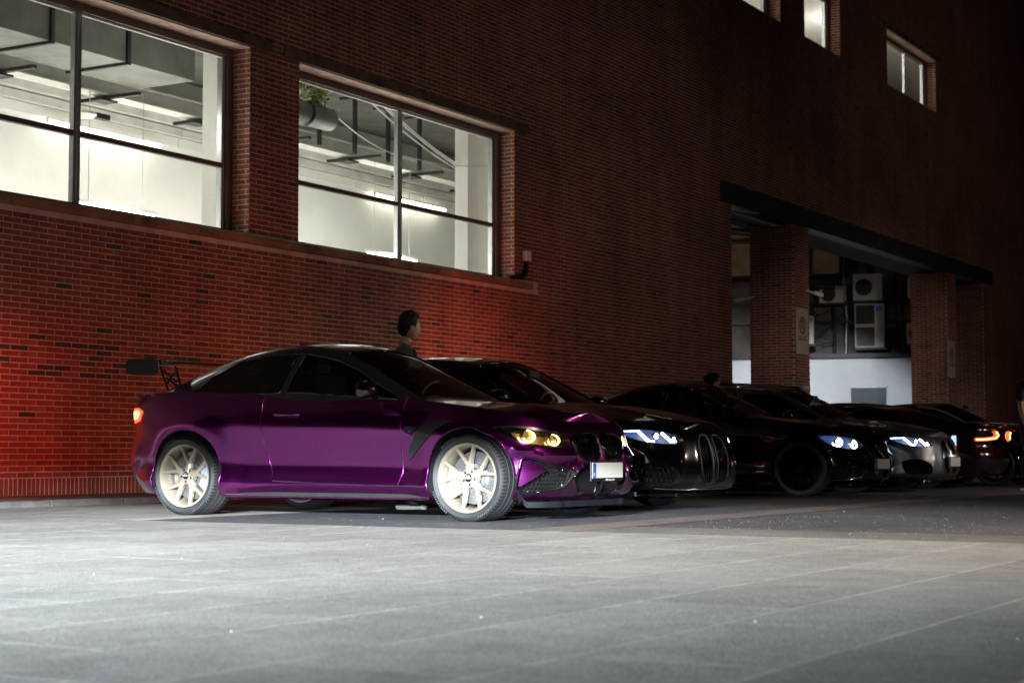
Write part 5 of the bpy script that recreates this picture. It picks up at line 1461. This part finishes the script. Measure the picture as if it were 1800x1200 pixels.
def head_mesh(c, yaw, s=1.0):
    """head centred at c, facing local +x turned by yaw"""
    vs = []; fs = []; nu, nv = 36, 28; R_ = Matrix.Rotation(yaw, 3, 'Z')
    for j in range(nv + 1):
        th = PI * j / nv
        for i in range(nu):
            ph = 2 * PI * i / nu; x = math.sin(th) * math.cos(ph); y = math.sin(th) * math.sin(ph); z = math.cos(th)
            w_ = .076 * (1 - .22 * max(0, -z) ** 1.3); d = .098; X = x * d; Y = y * w_; Z = z * .118
            if x > 0:
                f = max(0, x) ** 2
                X -= .012 * f * max(0, z) ** 2                                # forehead
                X += .022 * math.exp(-((z + .14) / .16) ** 2) * math.exp(-(y / .16) ** 2) * (1 if x > .5 else 0)  # nose
                X += .010 * math.exp(-((z + .48) / .09) ** 2) * math.exp(-(y / .35) ** 2)
                X += .012 * math.exp(-((z + .82) / .16) ** 2) * math.exp(-(y / .4) ** 2) * 1.4
                X -= .007 * math.exp(-((z - .08) / .09) ** 2) * math.exp(-((abs(y) - .36) / .16) ** 2) # eye sockets
                X += .006 * math.exp(-((z - .25) / .07) ** 2) * math.exp(-(y / .5) ** 2)
            else: Z += 0; X *= (1 - .25 * max(0, -z - .2))
            vs.append(Vector(c) + R_ @ (Vector((X, Y, Z)) * s))
    for j in range(nv):
        for i in range(nu): fs.append((j * nu + i, (j + 1) * nu + i, (j + 1) * nu + (i + 1) % nu, j * nu + (i + 1) % nu))
    return vs, fs


def person(loc, rz, label, shirt, head_yaw=0., pose='stand', hair_seed=1, group=None, lean=0):
    t = empty('person', loc, rz, label=label, cat='person', group=group)
    n = {}
    n['pelvis'] = ((0, 0, .95), (.155, .115)); n['waist'] = ((0, 0, 1.08), (.145, .105)); n['chest'] = ((-.01, 0, 1.26), (.165, .115)); n['upper'] = ((-.01, 0, 1.415), (.13, .09)); n['neck'] = ((-.005, 0, 1.485), .064); n['neck2'] = ((.01, 0, 1.56), .058)
    e = [('pelvis', 'waist'), ('waist', 'chest'), ('chest', 'upper'), ('upper', 'neck'), ('neck', 'neck2')]
    arms = {'stand': ((.02, .23, 1.10), (.10, .24, .86)), 'hold': ((.02, .25, 1.12), (.22, .15, 1.14))}
    for s_, k in ((1, 'L'), (-1, 'R')):
        el, wr = arms['hold' if (pose == 'hold') else 'stand']
        n['sh' + k] = ((-.01, s_ * .17, 1.425), .066); n['ua' + k] = ((0, s_ * .21, 1.28), .052); n['el' + k] = ((el[0], s_ * el[1], el[2]), .040); n['fa' + k] = (tuple((a + b) / 2 for a, b in zip((el[0], s_ * el[1], el[2]), (wr[0], s_ * wr[1], wr[2]))), .038); n['wr' + k] = ((wr[0], s_ * wr[1], wr[2]), .026)
        e += [('upper', 'sh' + k), ('sh' + k, 'ua' + k), ('ua' + k, 'el' + k), ('el' + k, 'fa' + k), ('fa' + k, 'wr' + k)]
        n['hip' + k] = ((0, s_ * .09, .86), .098); n['th' + k] = ((.01, s_ * .10, .68), .082); n['kn' + k] = ((.02 , s_ * .10, .50), .060); n['ca' + k] = ((-.01, s_ * .10, .34), .058); n['an' + k] = ((-.01, s_ * .10, .10), .040); n['ft' + k] = ((.12, s_ * .115, .035), (.042, .03))
        e += [('pelvis', 'hip' + k), ('hip' + k, 'th' + k), ('th' + k, 'kn' + k), ('kn' + k, 'ca' + k), ('ca' + k, 'an' + k), ('an' + k, 'ft' + k)]
    vs, fs = skin_mesh(n, e)
    mi = []
    for f in fs:
        c = sum((Vector(vs[i]) for i in f), Vector()) / len(f); ay = abs(c.y)
        if c.z < .93 and not (ay > .19 or (pose == 'hold' and c.x > .12)): mi.append(2 if c.z > .11 else 3)
        elif c.z > 1.455 and ay < .1 and (c.z > 1.47 + c.x * .25): mi.append(0)
        elif (ay > .17 and c.z < 1.20) or (pose == 'hold' and c.x > .13 and c.z < 1.25): mi.append(0)
        else: mi.append(1)
    mb = MB(); mb.add(vs, fs); mb.mi = mi
    hc = (.035, 0, 1.635); hv, hf = head_mesh(hc, head_yaw); mb.add(hv, hf, 0)
    Rh = Matrix.Rotation(head_yaw, 3, 'Z')
    for s_ in (-1, 1):                                                     # ears
        b2 = MB(); b2.lathe([(0, -.004), (.018, -.002), (.021, .006), (.012, .010), (0, .004)], axis='y', n=14)
        mb.add([Vector(hc) + Rh @ (Vector((v[0] * .8 - .005, s_ * (.071 + abs(v[1]) * 1.4), v[2] * 1.45 - .012))) for v in b2.v], b2.f, 0)
    for s_, k in ((1, 'L'), (-1, 'R')):                                    # hands
        wr = Vector(n['wr' + k][0]); d = (wr - Vector(n['fa' + k][0])).normalized(); sd = Vector((1, 0, 0)) if abs(d.z) > .6 else Vector((0, 0, 1)); nn = d.cross(sd).normalized()
        pal = MB(); pal.tube([wr, wr + d * .04, wr + d * .085], [.026, .034, .030], 10); mb.add(pal.v, pal.f, 0)
        for q in range(4):
            L_ = (.072, .082, .078, .06)[q]; b0 = wr + d * .08 + sd * (.027 - q * .018); curl = nn * (-s_) * -.4
            p = MB(); p.tube([b0, b0 + d * L_ * .45, b0 + (d + curl * .5) * L_ * .75, b0 + (d + curl) * L_ * .95], [.0095, .009, .008, .006], 8); mb.add(p.v, p.f, 0)
        b0 = wr + d * .03 + sd * .025; p = MB(); p.tube([b0, b0 + (d + sd * .8) * .03, b0 + (d + sd * .5) * .06], [.012, .0105, .008], 8); mb.add(p.v, p.f, 0)
    mb.build('body', [M['skin'], shirt, M['trousers'], M['shoe']], t, smooth=70)
    # hair cap
    rr_ = random.Random(hair_seed); hb = MB(); hv, hf = head_mesh((0, 0, 0), 0); ok = []; pts = []
    for v in hv:
        line = -.085 + .085 * sstep(-.045, .0, v.x) + .068 * sstep(.03, .08, v.x); k = float(sstep(line - .004, line + .02, v.z)); nz = rr_.uniform(.75, 1.3)
        q = v * (1 + (.13 * k + .05 * k * (v.z > .06)) * nz) + Vector((.004 * k * (v.x > .05), 0, .012 * k * (v.z > .05)))
        pts.append(q); ok.append(k > .02)
    f2 = [f for f in hf if all(ok[i] for i in f)]
    hb.add([Vector(hc) + Rh @ p for p in pts], f2)
    for q in range(420):                                                   # tufts
        i = rr_.randrange(len(pts))
        if not ok[i] or pts[i].z < -.03: continue
        c = pts[i]; dn = c.normalized(); tng = Vector((-dn.z, rr_.uniform(-.6, .6), dn.x)).normalized(); s = rr_.uniform(.015, .042)
        hb.add([Vector(hc) + Rh @ (c - tng.cross(dn) * .005), Vector(hc) + Rh @ (c + tng.cross(dn) * .005), Vector(hc) + Rh @ (c + dn * s * .55 - tng * s)], [(0, 1, 2)])
    hb.build('hair', M['hair'], t, smooth=60)
    eb = MB()
    for s_ in (-1, 1):
        for (w_, h_, z_, x_) in ((.011, .004, .008, .078), (.016, .003, .028, .083)):
            p = Vector((x_, s_ * .030, z_)); eb.add([Vector(hc) + Rh @ (p + Vector((0 - abs(a) * .15, a * w_, b_ * h_))) for a, b_ in ((-1, -1), (1, -1), (1, 1), (-1, 1))] + [Vector(hc) + Rh @ (p + Vector((.006, 0, 0)))], [(0, 1, 4), (1, 2, 4), (2, 3, 4), (3, 0, 4)])
    eb.build('eyes', M['eye'], t)
    cb = MB(); cb.tube([(.015 + .066 * math.cos(a), .070 * math.sin(a), 1.455 - .022 * math.cos(a)) for a in [2 * PI * k / 20 for k in range(20)]], .009, 6, closed=True); cb.build('collar', shirt, t, smooth=60)
    sb_ = MB()
    for s_ in (-1, 1):
        prof = [(-.075, -.03), (-.03, -.045), (.08, -.05), (.17, -.035), (.19, 0), (.17, .035), (.08, .048), (-.03, .04), (-.075, .025)]
        k = len(prof); v_ = [(x, s_ * .112 + y, 0) for x, y in prof] + [(x, s_ * .112 + y, .028) for x, y in prof]; sb_.add(v_, [tuple(range(k)), tuple(range(k, 2 * k))] + [(i, (i + 1) % k, k + (i + 1) % k, k + i) for i in range(k)])
    sb_.build('shoe_soles', M['sole'], t)
    return t

IR = math.radians(30.2 - 90)                    # heading that reads as "to the right" in the photograph
pr1 = person((13.05, -4.79, 0), IR + .12, 'man in dark grey T-shirt looking right, standing between purple coupe and black sedan', M['shirt_grey'], head_yaw=.28, pose='hold', hair_seed=3)
nb = empty('name_badge', (0, 0, 0), label='pale name badge on a lanyard on the chest of the man in grey', cat='badge')
pv = Vector((13.07, -4.83, 0)) + Matrix.Rotation(IR + .12, 3, 'Z') @ Vector((.135, -.06, 1.16)); nb.location = pv; nb.rotation_euler = (0, 0, IR - .9)
b = MB(); b.box((-.003, -.035, -.05), (.003, .035, .05)); b.build('badge_card', mat('badge_card', (.45, .5, .55), .5, var=.1), nb)
b = MB(); b.tube([(0, 0, .05), (-.01, .01, .22)], .004, 5); b.tube([(0, 0, .05), (-.02, -.03, .22)], .004, 5); b.build('lanyard', M['cable_white'], nb)
person((25.82, -2.2, 0), IR + .2, 'left of two people behind the black coupe, short dark hair, facing right', M['shirt_black'], head_yaw=.1, hair_seed=5)
person((26.35, -1.95, 0), IR + 2.6, 'right of two people behind the black coupe, in dark clothes', M['shirt_black'], head_yaw=.1, hair_seed=8)
p4 = cpt(6.98, 23.4, 0)
person((p4.x, p4.y, 0), IR - .9, 'person in black T-shirt and dark trousers walking at the right edge of the picture', M['shirt_black'], head_yaw=0, hair_seed=11)
